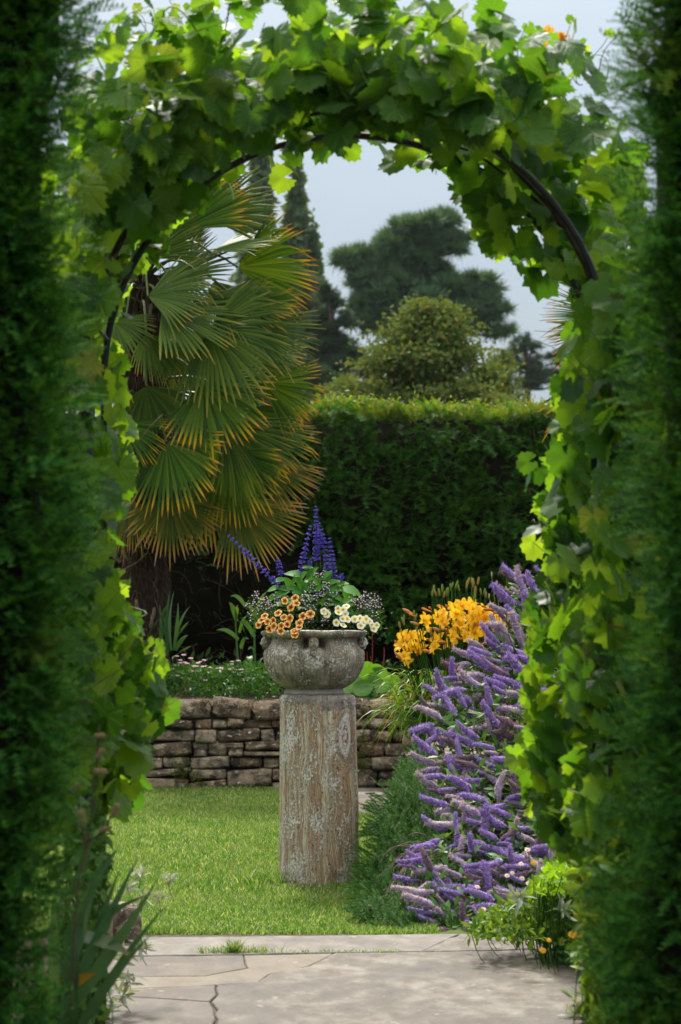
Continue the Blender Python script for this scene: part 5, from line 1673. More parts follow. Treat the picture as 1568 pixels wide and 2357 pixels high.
# ------------------------------------------------------------------ daylilies
LILY_D = 14.6
def D4(cx, cy): return 891.9 + .2202 * cx, 1294.7 + .2202 * cy
M_lily = leaf_mat('lily_petal', [(0.88, 0.46, 0.008), (0.92, 0.56, 0.014), (0.90, 0.50, 0.01)], .4, tcols=[(0.92, 0.52, 0.015), (0.95, 0.62, 0.03)], rough=.5, spec=.25)
M_spent = leaf_mat('spent_lily', [(0.52, 0.17, 0.02), (0.40, 0.13, 0.025), (0.60, 0.25, 0.06), (0.42, 0.24, 0.12)], .2, rough=.7)
M_bud = leaf_mat('lily_bud', [(0.10, 0.19, 0.025), (0.15, 0.22, 0.03), (0.30, 0.20, 0.06), (0.12, 0.21, 0.03)], .1, rough=.6)
M_lleaf = leaf_mat('daylily_leaf', [(0.035, 0.12, 0.014), (0.06, 0.17, 0.018), (0.10, 0.22, 0.022), (0.14, 0.25, 0.03), (0.34, 0.14, 0.04)], .35, rough=.4, tip=[(0, (.1, .2, .02), 0), (.85, (.15, .22, .03), .1), (1.12, (.35, .26, .08), .7)])
def lily_mesh(name, mat, seed):
    r = np.random.default_rng(seed)
    s = Soup()
    for k in range(6):
        a = k / 6 * 6.283 + r.normal(0, .06)
        inner = k % 2
        n = 8; t = np.linspace(0, 1, n)
        rho = .05 + .75 * t ** 1.25 * r.uniform(.9, 1.1)
        z = .95 * t - .62 * t ** 2.6 * r.uniform(.7, 1.25)
        w = (.24 if inner else .16) * np.sin(np.clip(t * .93 + .05, 0, 1) * math.pi) ** .7 + .01
        ca, sa = math.cos(a), math.sin(a)
        c = np.stack([rho * ca, rho * sa, z], 1); sd = np.array([-sa, ca, 0])
        ruf = .04 * np.sin(t * 9 + k)[:, None] * np.array([0, 0, 1])
        V = np.concatenate([c - sd * w[:, None] + [0, 0, .05] * np.ones((n, 1)) * w[:, None] * 2 + ruf, c, c + sd * w[:, None] + [0, 0, .05] * np.ones((n, 1)) * w[:, None] * 2 - ruf])
        F = [(j, j + n, j + n + 1, j + 1) for j in range(n - 1)] + [(j + n, j + 2 * n, j + 2 * n + 1, j + n + 1) for j in range(n - 1)]
        s.add(V, [np.array(F)], np.tile(t, 3))
        s.tube(np.array([(0, 0, .1), (.1 * ca, .1 * sa, .5), (.2 * ca, .2 * sa, .72)]), .012, 3)
    s.tube(np.array([(0, 0, -.35), (0, 0, -.1), (0, 0, .12)]), [.04, .05, .09], 6)
    return s.mesh(name, mat, True)
def bud_mesh(name, mat, kind=0):
    prof = [(.0, 0), (.10, .03), (.13, .3), (.15, .55), (.10, .85), (.02, 1.0)] if kind == 0 else [(.0, 0), (.06, .05), (.07, .35), (.12, .6), (.14, .8), (.05, 1.0)]
    V, F = lathe([(max(r, .01), z) for r, z in prof], 7, (lambda th, i, r, z: (r * (1 + .3 * np.sin(3 * th + z * 4) * (kind == 1)), np.full(len(th), z))))
    V = V + np.array([(0.10 * kind * v[2] ** 2, 0, 0) for v in V])
    return np_mesh(name, V, [F], mat, smooth=True)

def daylily():
    r = np.random.default_rng(21)
    base = P(1060, 1650, LILY_D + .1)
    base[2] = WALL_H - .05
    root = thing('daylily_plant', base, 'big daylily clump with yellow-orange flowers and arching strap leaves', 'flower')
    s = Soup()
    for _ in range(620):
        f = r.random()
        p0 = base + np.array([r.normal(0, .13), r.normal(0, .14), 0])
        a = r.uniform(2.0, 5.2) if r.random() < .72 else r.uniform(0, 6.28)
        reach = r.uniform(.18, .46)
        p1 = p0 + np.array([math.cos(a) * reach, math.sin(a) * reach * .9, r.uniform(-.12, .34)])
        V, F, t = bent_blade(p0, p1, r.uniform(.014, .025), (0, 0, r.uniform(.1, .24)), (math.cos(a), math.sin(a), .8), 8, .15, 2.0)
        s.add(V, F, t)
    obj('leaves', s.mesh('leaves', M_lleaf), root)['kind'] = 'stuff'
    lm = [lily_mesh('flower', M_lily, i) for i in range(5)]
    st = Soup()
    def place(me, name, cx, cy, size, out, roll, mat=None):
        x, y = D4(cx, cy)
        cx = 690 + (cx - 690) * 1.06; cy = 700 + (cy - 700) * 1.04
        x, y = D4(cx, cy)
        dep = LILY_D - .18 + r.uniform(-.14, .12) + .3 * max(0, (700 - cy) / 700)
        p = P(x, y, dep)
        z = norm(np.asarray(out, float)); yv = norm(np.cross(z, (math.cos(roll), .2, math.sin(roll)))); xv = np.cross(yv, z)
        R = np.stack([xv, yv, z], -1)
        q = p - z * size * .45
        st.tube(curve_pts(base + [(p[0] - base[0]) * .45 + r.normal(0, .03), r.normal(0, .06), 0], q, (0, 0, .02), 6), np.linspace(.004, .0025, 6), 4)
        return obj(name, me, root, mat4(R, size, q))
    for cx, cy in [(540, 560), (600, 520), (770, 560), (790, 450), (260, 770), (230, 905), (235, 1000), (690, 765), (815, 770), (1010, 720), (490, 870), (565, 610), (885, 480), (1010, 600), (1100, 590), (1190, 630), (1150, 560), (160, 850), (830, 690), (200, 960), (950, 540), (720, 690), (640, 560), (860, 590), (1060, 640), (300, 860), (420, 600), (520, 800), (930, 640), (690, 480), (180, 780), (1230, 600), (350, 760), (450, 700), (600, 640), (760, 640), (900, 740), (1120, 700), (380, 880), (650, 830), (860, 440), (720, 540), (1000, 520)]:
        o = np.array([r.normal(0, .45) + (cx - 700) / 1200, -.75 + r.normal(0, .25), r.uniform(-.05, .75)])
        place(lm[r.integers(5)], 'flower', cx, cy, r.uniform(.054, .074), o, r.uniform(0, 3))
    bs = [bud_mesh('spent_flower', M_spent, 1), bud_mesh('spent_flower', M_spent, 0)]
    for cx, cy in [(650, 490), (470, 620), (430, 510), (290, 560), (870, 540), (910, 440), (310, 640), (430, 800), (640, 770), (690, 880), (1010, 840), (340, 930), (580, 830), (750, 790), (1090, 680), (740, 430), (460, 490), (1040, 500), (880, 690), (130, 850), (150, 970), (990, 470), (240, 520), (560, 470), (940, 580), (1040, 900), (440, 920), (610, 700), (1130, 540), (520, 700)]:
        place(bs[r.integers(2)], 'spent_flower', cx, cy, r.uniform(.05, .075), (r.normal(-.55, .5), -.4, r.normal(.45, .35)), r.uniform(0, 3))
    bd = bud_mesh('bud', M_bud)
    for cx, cy in [(480, 345), (512, 335), (495, 300), (580, 290), (550, 330), (625, 330), (640, 310), (600, 350), (680, 255), (665, 280), (722, 255), (742, 280), (838, 220), (872, 215), (885, 235), (935, 215), (825, 250), (960, 320), (905, 310), (1000, 330), (1012, 350), (195, 620), (205, 590), (160, 660), (300, 550), (320, 580), (640, 560), (900, 380), (390, 720), (560, 690), (860, 830), (470, 740), (330, 690)]:
        place(bd, 'bud', cx, cy, r.uniform(.038, .06), (r.normal(0, .18), -.1, 1), 0)
    obj('flower_stems', st.mesh('flower_stems', M_fine), root)['kind'] = 'stuff'
daylily()

# ------------------------------------------------------------------ purple-flowered hebe
def HD(y): return np.interp(y, [1330, 1600, 2150], [13.7, 12.6, 10.58])
HEBE = [(1150, 1355), (1195, 1325), (1260, 1330), (1380, 1400), (1390, 1980), (1250, 2110), (1120, 2165), (1020, 2160), (975, 2100), (945, 2040), (948, 1990), (1010, 1930), (1020, 1890), (1000, 1810), (1000, 1740), (985, 1640), (1005, 1590), (1062, 1550), (1090, 1515), (1150, 1450), (1165, 1400)]
M_hebe = [leaf_mat('hebe_purple', [(0.25, 0.145, 0.40), (0.37, 0.25, 0.54), (0.54, 0.42, 0.68), (0.28, 0.17, 0.45)], .25, tcols=[(.3, .18, .6), (.4, .26, .7)], rough=.7),
          leaf_mat('hebe_pale', [(0.33, 0.25, 0.46), (0.46, 0.38, 0.56), (0.58, 0.50, 0.64), (0.26, 0.17, 0.42)], .25, rough=.7),
          leaf_mat('hebe_faded', [(0.16, 0.11, 0.12), (0.24, 0.16, 0.19), (0.22, 0.13, 0.26), (0.30, 0.22, 0.26)], .15, rough=.8)]
M_hleaf = leaf_mat('hebe_leaf', [(0.03, 0.095, 0.018), (0.055, 0.145, 0.028), (0.08, 0.18, 0.04), (0.12, 0.23, 0.055)], .25, rough=.45)
def hebe_spike(name, mat, seed, bend, tipw=.6):
    """dense bottlebrush of tiny florets along +Y, one unit long"""
    r = np.random.default_rng(seed)
    n = 230
    f = r.random(n); a = r.uniform(0, 6.28, n)
    rad = .20 * np.interp(f, [0, .08, .55, .9, 1], [.75, 1.0, .95, tipw, .35])
    c = np.stack([bend * f ** 2, f, 0 * f], 1)
    out = np.stack([np.cos(a), .25 + 0 * a, np.sin(a)], 1)
    pos = c + out * (rad * .55)[:, None]
    tv = np.array([(-.5, .0, 0), (0, .55, .1), (.5, .0, 0), (0, -.5, .1), (0, 0, -.2), (0, 0, 1.1)], float) * .05
    tf = [np.array([(0, 1, 4), (1, 2, 4), (2, 3, 4), (3, 0, 4)])]
    s = Soup().scatter(tv, tf, pos, frames(r.normal(size=(n, 3)), out), (rad * 11)[:, None] * np.ones((1, 3)) * r.uniform(.7, 1.2, (n, 1)))
    # thread-like stamens
    tv2 = np.array([(-.006, 0, 0), (.006, 0, 0), (0, 0, .1)], float)
    m = 170
    f = r.random(m); a = r.uniform(0, 6.28, m)
    c = np.stack([bend * f ** 2, f, 0 * f], 1); out = np.stack([np.cos(a), .2 + 0 * a, np.sin(a)], 1)
    s.scatter(tv2, [np.array([(0, 1, 2)])], c + out * .06, frames(r.normal(size=(m, 3)), out), r.uniform(.9, 1.7, m))
    pts = np.stack([bend * np.linspace(-.1, .95, 6) ** 2, np.linspace(-.1, .95, 6), np.zeros(6)], 1)
    s.tube(pts, np.array([.05, .11, .125, .115, .09, .045]), 6)
    return s.mesh(name, mat)

def hebe():
    r = np.random.default_rng(55)
    base = P(1150, 2060, 11.4); base[2] = 0.0
    root = thing('hebe_shrub', base, 'sprawling shrub covered in purple bottlebrush flower spikes', 'shrub')
    var = []
    for k in range(3):
        var.append([hebe_spike('flower_spike', M_hebe[k], 10 * k + i, b, .62 if k < 2 else .35) for i, b in enumerate((.05, .22, -.18, .34))])
    pts = []
    q = sample_poly(HEBE, 5000, r)
    for x, y in q:
        if all((abs(x - a) / 30) ** 2 + (abs(y - b) / 13) ** 2 > 1 for a, b in pts):
            pts.append((x, y))
        if len(pts) >= 390: break
    print('hebe spikes', len(pts))
    FC, MORE = {}, [Soup(), Soup(), Soup()]
    lf = oval_leaf('leaf', M_hleaf, 5, .34, .15, .2, 0)
    tv = np.zeros(len(lf.vertices) * 3); lf.vertices.foreach_get('co', tv); tv = tv.reshape(-1, 3)
    tf = [np.array([p.vertices[:] for p in lf.polygons])]
    sl, st = Soup(), Soup()
    more = Soup()
    for i_, (x, y) in enumerate(pts):
        d = HD(y) + (r.uniform(-.14, .06) if i_ < 290 else r.uniform(.0, .14))
        p = P(x, y, d)
        edge = x < 1050
        k = r.choice(3, p=[.54, .34, .12]) if (edge or y > 1700) else r.choice(3, p=[.40, .44, .16])
        a = math.radians(r.normal(172, 17)) if r.random() < .8 else math.radians(r.uniform(70, 150))
        if y < 1500: a = math.radians(r.normal(140, 25))
        yd = np.array([math.cos(a), r.normal(-.35, .3), math.sin(a)])
        L = r.uniform(.075, .165) * (d / 12)
        R = frames(yd[None], np.array([[0, -1, r.normal(.4, .3)]]))[0]
        w = r.uniform(.85, 1.15)
        Rw = R * np.array([w, 1, w])
        me = var[k][r.integers(4)]
        if i_ < 290:
            obj('flower_spike', me, root, mat4(Rw, L, p))
        else:
            vv = np.zeros(len(me.vertices) * 3); me.vertices.foreach_get('co', vv); vv = vv.reshape(-1, 3)
            if me.name not in FC:
                FC[me.name] = [np.array([q_.vertices[:] for q_ in me.polygons if len(q_.vertices) == n_]) for n_ in (3, 4)]
            MORE[k].scatter(vv, FC[me.name], p[None], Rw[None], np.array([L]))
        # leaves below each spike
        m = 9
        fb = p - norm(yd) * np.linspace(.0, .13, m)[:, None] + np.array([0, .02, 0])
        ld = -norm(yd) * .2 + norm(yd) * .8 + r.normal(0, .65, (m, 3))
        sl.scatter(tv, tf, fb, frames(ld, r.normal(0, .4, (m, 3)) + [0, -.5, .8]), r.uniform(.04, .075, m), np.zeros(len(tv)))
        st.tube(curve_pts(p - norm(yd) * .24 + [.03, .1, -.04], p, (0, 0, -.01), 4), .003, 3)
    q = sample_poly(HEBE, 2600, r)
    d = HD(q[:, 1]) + .08 + np.abs(r.normal(0, .12, len(q)))
    pos = np.array([P(x + 14, y + 5, dd) for (x, y), dd in zip(q, d)])
    n = len(pos)
    sl.scatter(tv, tf, pos, frames(r.normal(0, .6, (n, 3)) + [-.5, -.4, .3], r.normal(0, .4, (n, 3)) + [0, -.5, .8]), r.uniform(.035, .075, n), np.zeros(len(tv)))
    for k_ in range(3):
        if MORE[k_].n: obj('further_spikes', MORE[k_].mesh('further_spikes', M_hebe[k_]), root)['kind'] = 'stuff'
    obj('foliage', sl.mesh('foliage', M_hleaf), root)['kind'] = 'stuff'
    for _ in range(50):
        x, y = sample_poly(HEBE, 1, r)[0]
        e = P(x, y, HD(y) + .1)
        st.tube(curve_pts(base + [r.normal(.1, .12), r.normal(.25, .15), .05], e, (0, 0, .08), 7), np.linspace(.009, .004, 7), 4)
    obj('branches', st.mesh('branches', M_twig), root)['kind'] = 'stuff'
hebe()
# a few dry seed heads standing over the hebe
def seed_stalks():
    root = thing('seed_head_plant', P(1140, 1480, 14.2), 'thin stalks with pale dried seed heads above the lilies', 'plant')
    m = plain_mat('pale_seed', (0.30, 0.24, 0.17), (0.5, 0.42, 0.32), 40, .9, .1, 0)
    bd = bud_mesh('seed_head', m, 0)
    for x, y, xb, yb in [(1132, 1328, 1148, 1420), (1166, 1320, 1165, 1400), (1144, 1348, 1150, 1400), (1126, 1378, 1150, 1410), (1171, 1330, 1172, 1400), (1166, 1372, 1168, 1420)]:
        p = P(x, y, 14.2)
        obj('seed_head', bd, root, mat4(np.eye(3), .032, p))
        obj('stalk', Soup().tube(curve_pts(P(xb, yb + 60, 14.2), p, (.004, 0, 0), 5), .002, 4).mesh('stalk', M_bud), root)
seed_stalks()

# ------------------------------------------------------------------ juniper spilling over the side wall
JUN = [(975, 1700), (1015, 1695), (1020, 1800), (1030, 1900), (1000, 1960), (980, 2010), (1005, 2090), (1060, 2140), (845, 2138), (842, 2110), (862, 2060), (864, 2010), (872, 1960), (876, 1915), (896, 1865), (912, 1815), (935, 1765), (952, 1730)]
def JD(y): return np.interp(y, [1680, 1850, 2140], [15.2, 12.6, 10.62])
M_jun = leaf_mat('juniper_needles', [(0.014, 0.070, 0.014), (0.026, 0.11, 0.018), (0.042, 0.15, 0.024), (0.075, 0.19, 0.032)], .25, rough=.5, tip=[(0, (.02, .06, .01), 0), (.7, (.05, .12, .02), .2), (1.1, (.10, .18, .05), .6)])
def juniper():
    r = np.random.default_rng(66)
    base = P(1010, 1960, 12.5); base[2] = 0.3
    root = thing('juniper_shrub', base, 'dark green needle-leaved shrub sloping down to the lawn beside the pedestal', 'shrub')
    V, F, T = [], [], []
    k = 16
    for i in range(k):                       # round bottlebrush sprig
        f = (i + .5) / k
        for j in range(4):
            a = j * 1.57 + i * 1.1
            l = .24 * (1 - .45 * f)
            b = len(V)
            o = np.array([math.cos(a), 0, math.sin(a)])
            p = np.array([0, f, 0]); tip = p + o * l + np.array([0, l * .85, 0])
            w = np.cross(o, (0, 1, 0)) * .022
            V += [p - w, p + w, tip]
            F.append((b, b + 1, b + 2)); T += [f, f, f + .1]
    SJ = (np.array(V), [np.array(F)], np.array(T))
    q = sample_poly(JUN, 2500, r)
    lump = .13 * smoothnoise(q[:, 0] * .035 + q[:, 1] * .02, 2) + .08 * smoothnoise(q[:, 1] * .06 - q[:, 0] * .03, 3)
    d = JD(q[:, 1]) - lump + np.abs(r.normal(0, .06, len(q)))
    bare = np.exp(-(((q[:, 0] - 930) / 60) ** 2 + ((q[:, 1] - 2000) / 70) ** 2))
    keep = r.random(len(q)) > bare * .8
    q, d = q[keep], d[keep]
    pos = np.array([P(x, y, dd) for (x, y), dd in zip(q, d)])
    n = len(pos)
    dirs = np.array([-.35, -.4, .5]) + r.normal(0, .45, (n, 3))
    s = Soup().scatter(SJ[0], SJ[1], pos, frames(dirs, rand_dirs(n, r)), r.uniform(.055, .105, n), SJ[2])
    for _ in range(60):                       # trailing feathery sprays at the lawn edge
        y0 = r.uniform(1830, 2135); x0 = np.interp(y0, [1830, 1960, 2140], [908, 876, 862])
        p = P(x0, y0, JD(y0)); m = 6
        line = p + np.linspace(0, 1, m)[:, None] * np.array([-.09, -.08, .02 + r.normal(0, .03)])
        s.scatter(SJ[0], SJ[1], line, frames(np.array([-.8, -.3, .25]) + r.normal(0, .3, (m, 3)), rand_dirs(m, r)), r.uniform(.04, .07, m), SJ[2])
    obj('foliage', s.mesh('foliage', M_jun), root)['kind'] = 'stuff'
    # added solid heart, inner shade painted as near-black
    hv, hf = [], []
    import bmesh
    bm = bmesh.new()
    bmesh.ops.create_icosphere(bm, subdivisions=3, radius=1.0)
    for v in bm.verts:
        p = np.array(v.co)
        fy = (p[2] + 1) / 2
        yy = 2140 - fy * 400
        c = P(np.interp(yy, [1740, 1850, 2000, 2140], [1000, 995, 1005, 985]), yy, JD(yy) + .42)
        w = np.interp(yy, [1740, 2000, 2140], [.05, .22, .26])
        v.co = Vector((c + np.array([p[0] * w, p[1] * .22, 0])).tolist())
    me = bpy.data.meshes.new('shade_core'); bm.to_mesh(me); bm.free(); me.materials.append(M_core)
    obj('shade_core', me, root)
    tw = Soup()
    for _ in range(70):
        x0, y0 = r.uniform(945, 1015), r.uniform(1940, 2020)
        x1, y1 = x0 - r.uniform(20, 110), y0 + r.uniform(-10, 130)
        a, b = P(x0, y0, JD(y0) - .02), P(x1, min(y1, 2138), JD(min(y1, 2138)) - .06)
        tw.tube(curve_pts(a, b, (r.normal(0, .02), -.04, r.uniform(-.01, .07)), 8), np.linspace(.0038, .0015, 8), 4)
    obj('bare_twigs', tw.mesh('bare_twigs', plain_mat('grey_twig', (0.10, 0.075, 0.06), (0.22, 0.17, 0.14), 30, .9, .1, 0)), root)['kind'] = 'stuff'
juniper()
# ------------------------------------------------------------------ border plants at the near corners
def L8(cx, cy): return .5003 * cx, 1668.7 + .5003 * cy
IR_D = 6.45
M_iris_near = leaf_mat('near_iris_leaf', [(0.04, 0.11, 0.05), (0.06, 0.15, 0.065), (0.09, 0.19, 0.085)], .2, rough=.45, spec=.2)
M_glauc = leaf_mat('glaucous_leaf', [(0.10, 0.17, 0.10), (0.14, 0.21, 0.13)], .2, rough=.5, tip=[(0, (.1, .15, .08), 0), (.8, (.25, .18, .05), .2), (1.1, (.4, .2, .05), .8)])
M_dead = leaf_mat('dying_leaf', [(0.42, 0.24, 0.02), (0.36, 0.15, 0.02)], .3, tip=[(0, (.05, .10, .02), .9), (.35, (.10, .16, .02), .6), (.6, (.5, .3, .02), .6), (1.0, (.22, .06, .02), .9)])
def near_iris():
    r = np.random.default_rng(6)
    c = P(*L8(330, 1500), IR_D)
    root = thing('iris_plant', (c[0], IR_D, 0), 'blurred iris with broad dark sword leaves at the near path edge', 'plant')
    for (x0, y0, x1, y1, w, m, nx) in [(300, 1330, 725, 712, 0.0372, M_iris, .1), (330, 1480, 772, 822, 0.0223, M_iris, .3), (300, 1010, 552, 556, 0.0310, M_iris, -.3), (280, 1260, 420, 700, 0.0372, M_iris, .2), (345, 1000, 690, 780, 0.0217, M_iris, .5), (330, 1350, 330, 880, 0.0465, M_iris, -.2), (250, 1300, 250, 760, 0.0310, M_iris, .4), (345, 975, 640, 1092, .036, M_glauc, .2), (170, 1320, 450, 1140, .05, M_dead, .1), (300, 900, 372, 640, 0.0149, M_iris, 0), (340, 800, 420, 500, 0.0112, M_iris, 0), (380, 760, 440, 470, 0.0087, M_iris, 0), (210, 1400, 150, 900, 0.0310, M_iris, 0), (300, 1300, 640, 600, .03, M_iris, .2), (320, 1400, 560, 640, .026, M_iris, -.1), (280, 1350, 480, 580, .03, M_iris, .3), (330, 1450, 700, 960, .026, M_iris, .1)]:
        p0, p1 = P(*L8(x0, y0), IR_D + r.uniform(0, .15)), P(*L8(x1, y1), IR_D - r.uniform(0, .15))
        V, F, t = bent_blade(p0, p1, w, (0, -.02, .02 + r.normal(0, .012)), (nx, -1, .2), 10, .07, 2.0)
        obj('leaf', np_mesh('leaf', V, F, M_iris_near if m is M_iris else m, t, True), root)
        if y0 > 900 and m is M_iris:
            g = p0 * 1.0; g[2] = 0
            V, F, t = bent_blade(g + [r.normal(0, .02), .02, 0], p0, w * .8, (0, 0, 0), (nx, -1, .2), 5, .07, 9)
            obj('leaf', np_mesh('leaf', V, F, M_iris, t * .3, True), root)
near_iris()

def seed_stem():
    d = 6.2
    root = thing('seed_head_plant', (P(150, 2300, d)[0], d, 0), 'stalk with crumpled tan seed pods beside the near yew hedge', 'plant')
    m = plain_mat('tan_pod', (0.18, 0.13, 0.06), (0.32, 0.25, 0.13), 60, .9, .1, .5, .005)
    me = rock_mesh('seed_pod', m, 7, 4, 2.4, .2)
    for cx, cy, s in [(460, 50, .020), (460, 130, .020), (460, 215, .026), (345, 290, .026), (378, 432, .030), (530, 392, .026), (482, 480, .020)]:
        p = P(*L8(cx, cy), d)
        M = Matrix.Translation(Vector(p.tolist())) @ Matrix.Rotation(rng.uniform(0, 3), 4, 'Y') @ Matrix.Diagonal((s * .75, s * .75, s * 1.35, 1))
        obj('seed_pod', me, root, M)
    for a in [[(455, 0), (440, 300), (400, 560), (350, 800), (330, 1300)], [(530, 380), (480, 490), (400, 540)], [(340, 270), (370, 420), (400, 600)]]:
        pts = np.array([P(*L8(*q), d + .01) for q in a])
        tt = np.linspace(0, 1, 12)
        c = np.stack([np.interp(tt, np.linspace(0, 1, len(pts)), pts[:, k]) for k in range(3)], 1)
        obj('stalk', Soup().tube(c, .0028, 5).mesh('stalk', M_twig), root)
seed_stem()

M_silver = leaf_mat('silver_leaf', [(0.22, 0.27, 0.22), (0.33, 0.37, 0.31), (0.42, 0.45, 0.39)], .15, rough=.8, spec=.1)
def silver_plant(label, heads, d, r_seed, size=.045, stem_to=None):
    r = np.random.default_rng(r_seed)
    c = P(heads[0][0], heads[0][1], d)
    root = thing('silver_leaved_plant', (c[0], d, 0), label, 'plant')
    st = Soup()
    tv, tf, tt = blade(1.0, .22, 3, .5, .15, 'lance')
    for x, y in heads:
        p = P(x, y, d + r.uniform(-.1, .1))
        n = 26
        s = Soup().scatter(tv, tf, p + r.normal(0, size * .15, (n, 3)), frames(rand_dirs(n, r) + [0, -.2, .4], rand_dirs(n, r) + [0, 0, .8]), r.uniform(.5, 1.1, n) * size, tt)
        obj('leaf_rosette', s.mesh('leaf_rosette', M_silver), root)
        g = np.array([c[0] + r.normal(0, .03), d + r.normal(0, .04), 0.01]) if stem_to is None else P(*stem_to, d)
        st.tube(curve_pts(g * .0 + p + [r.normal(0, .02), .02, -.06], p, r.normal(0, .006, 3), 4), .0016, 3)
    obj('stems', st.mesh('stems', M_fine), root)['kind'] = 'stuff'
silver_plant('small silver-leaved plant beside the blurred iris', [L8(785, 710), L8(730, 790), L8(430, 830), L8(590, 760), L8(640, 690), L8(655, 800)], 8.6, 3, .042)
silver_plant('silver-leaved plant at the near path corner below the iris', [L8(560, 1080), L8(600, 1180), L8(500, 1200), L8(480, 1280), L8(520, 1330), L8(560, 1250), L8(650, 1030), L8(450, 1350)], 8.3, 4, .06)

# the rough stone beside the path
M_rock = M_stone
rk = thing('rough_stone', G(262, 2175), 'rough brown stone block at the lawn corner behind the iris', 'stone')
obj('block', ROCKS[2], rk, Matrix.Translation((G(262, 2180)[0], G(262, 2180)[1] + .12, .075)) @ Matrix.Rotation(.2, 4, 'Z') @ Matrix.Diagonal((.20, .2, .17, 1)))
rk2 = thing('rough_stone', G(215, 2190), 'lower pale stone beside the brown stone block', 'stone')
obj('block', ROCKS[5], rk2, Matrix.Translation((G(215, 2200)[0] - .05, G(215, 2200)[1] + .1, .10)) @ Matrix.Diagonal((.22, .22, .2, 1)))

# ------------------------------------------------------------------ mixed border, near right
def R5(cx, cy): return 1093.3 + .3028 * cx, 1898.8 + .3028 * cy
M_bush = leaf_mat('border_leaf', [(0.03, 0.09, 0.012), (0.06, 0.15, 0.018), (0.10, 0.20, 0.022), (0.15, 0.25, 0.025), (0.06, 0.10, 0.03)], .4, rough=.45)
M_lime = leaf_mat('lime_leaf', [(0.16, 0.30, 0.02), (0.24, 0.40, 0.03), (0.12, 0.25, 0.02)], .45, rough=.45)
def border_bush(label, poly, dfun, n, mat, size, seed, name='border_shrub', wid=.42):
    r = np.random.default_rng(seed)
    q = sample_poly(poly, n, r)
    pos = np.array([P(x, y, dfun(y) + r.normal(0, .13)) for x, y in q])
    pos[:, 2] = np.maximum(pos[:, 2], .015)
    c = pos.mean(0)
    root = thing(name, (c[0], c[1], 0), label, 'shrub')
    tv, tf, tt = blade(1.0, wid, 3, .5, .15, 'lance')
    s = Soup().scatter(tv, tf, pos, frames(rand_dirs(n, r) + [0, -.4, .4], rand_dirs(n, r) + [0, -.4, .8]), r.uniform(.6, 1.3, n) * size, tt)
    obj('foliage', s.mesh('foliage', mat), root)['kind'] = 'stuff'
    st = Soup()
    for i in r.choice(n, min(n, 90), replace=False):
        st.tube(curve_pts((pos[i, 0] * .8 + c[0] * .2, pos[i, 1] * .8 + c[1] * .2 + .05, 0), pos[i], r.normal(0, .02, 3), 5), .002, 3)
    obj('stems', st.mesh('stems', M_fine), root)['kind'] = 'stuff'
    return root, pos
bd = lambda y: np.interp(y, [1980, 2150, 2300], [9.9, 9.6, 8.6])
border_bush('leafy green border plant at the path corner under the hebe', [(1120, 2100), (1220, 2050), (1260, 1990), (1330, 1975), (1420, 2000), (1470, 2150), (1430, 2230), (1330, 2200), (1300, 2175), (1240, 2165), (1150, 2160), (1080, 2160), (1080, 2130)], bd, 4200, M_bush, .036, 8)
border_bush('lime-yellow leafed sprig among the border plants', [(1225, 2050), (1250, 2010), (1290, 2000), (1330, 2015), (1310, 2050), (1260, 2065)], lambda y: 9.5, 190, M_lime, .052, 9, 'lime_plant', .5)
border_bush('low green plants along the path beside the near hedge', [(1310, 2200), (1360, 2170), (1470, 2180), (1500, 2380), (1420, 2380), (1390, 2310), (1350, 2250)], lambda y: np.interp(y, [2170, 2400], [9.3, 7.8]), 1700, M_bush, .04, 10)
border_bush('leafy plant hiding the foot of the arch beside the near hedge', [(1330, 1990), (1400, 1960), (1470, 1960), (1500, 2400), (1370, 2400), (1350, 2250), (1335, 2120)], lambda y: 6.75, 1500, M_bush, .05, 17)
border_bush('leafy plant hiding the foot of the arch behind the iris', [(150, 1900), (200, 1850), (245, 1890), (250, 2050), (245, 2200), (240, 2400), (100, 2400)], lambda y: 6.85, 900, M_hleaf, .045, 18)
silver_plant('silver filigree plant standing out of the leafy border plant', [R5(340, 560), R5(660, 640), R5(905, 245), R5(910, 350), R5(980, 460), R5(840, 420)], 9.3, 11, .06)
silver_plant('silver-leaved plant along the path edge near the yew hedge', [R5(890, 930), R5(960, 1000), R5(970, 1120), R5(1000, 1050), R5(980, 1230), R5(930, 1240), R5(1040, 1180), R5(900, 1000)], 8.8, 12, .065)
silver_plant('silver-leaved plant in the lowest corner beside the slab', [R5(780, 1360), R5(830, 1400), R5(950, 1390), R5(980, 1480), R5(760, 1490), R5(1080, 1400), R5(1160, 1380), R5(1230, 1420), R5(880, 1450)], 8.2, 13, .075)

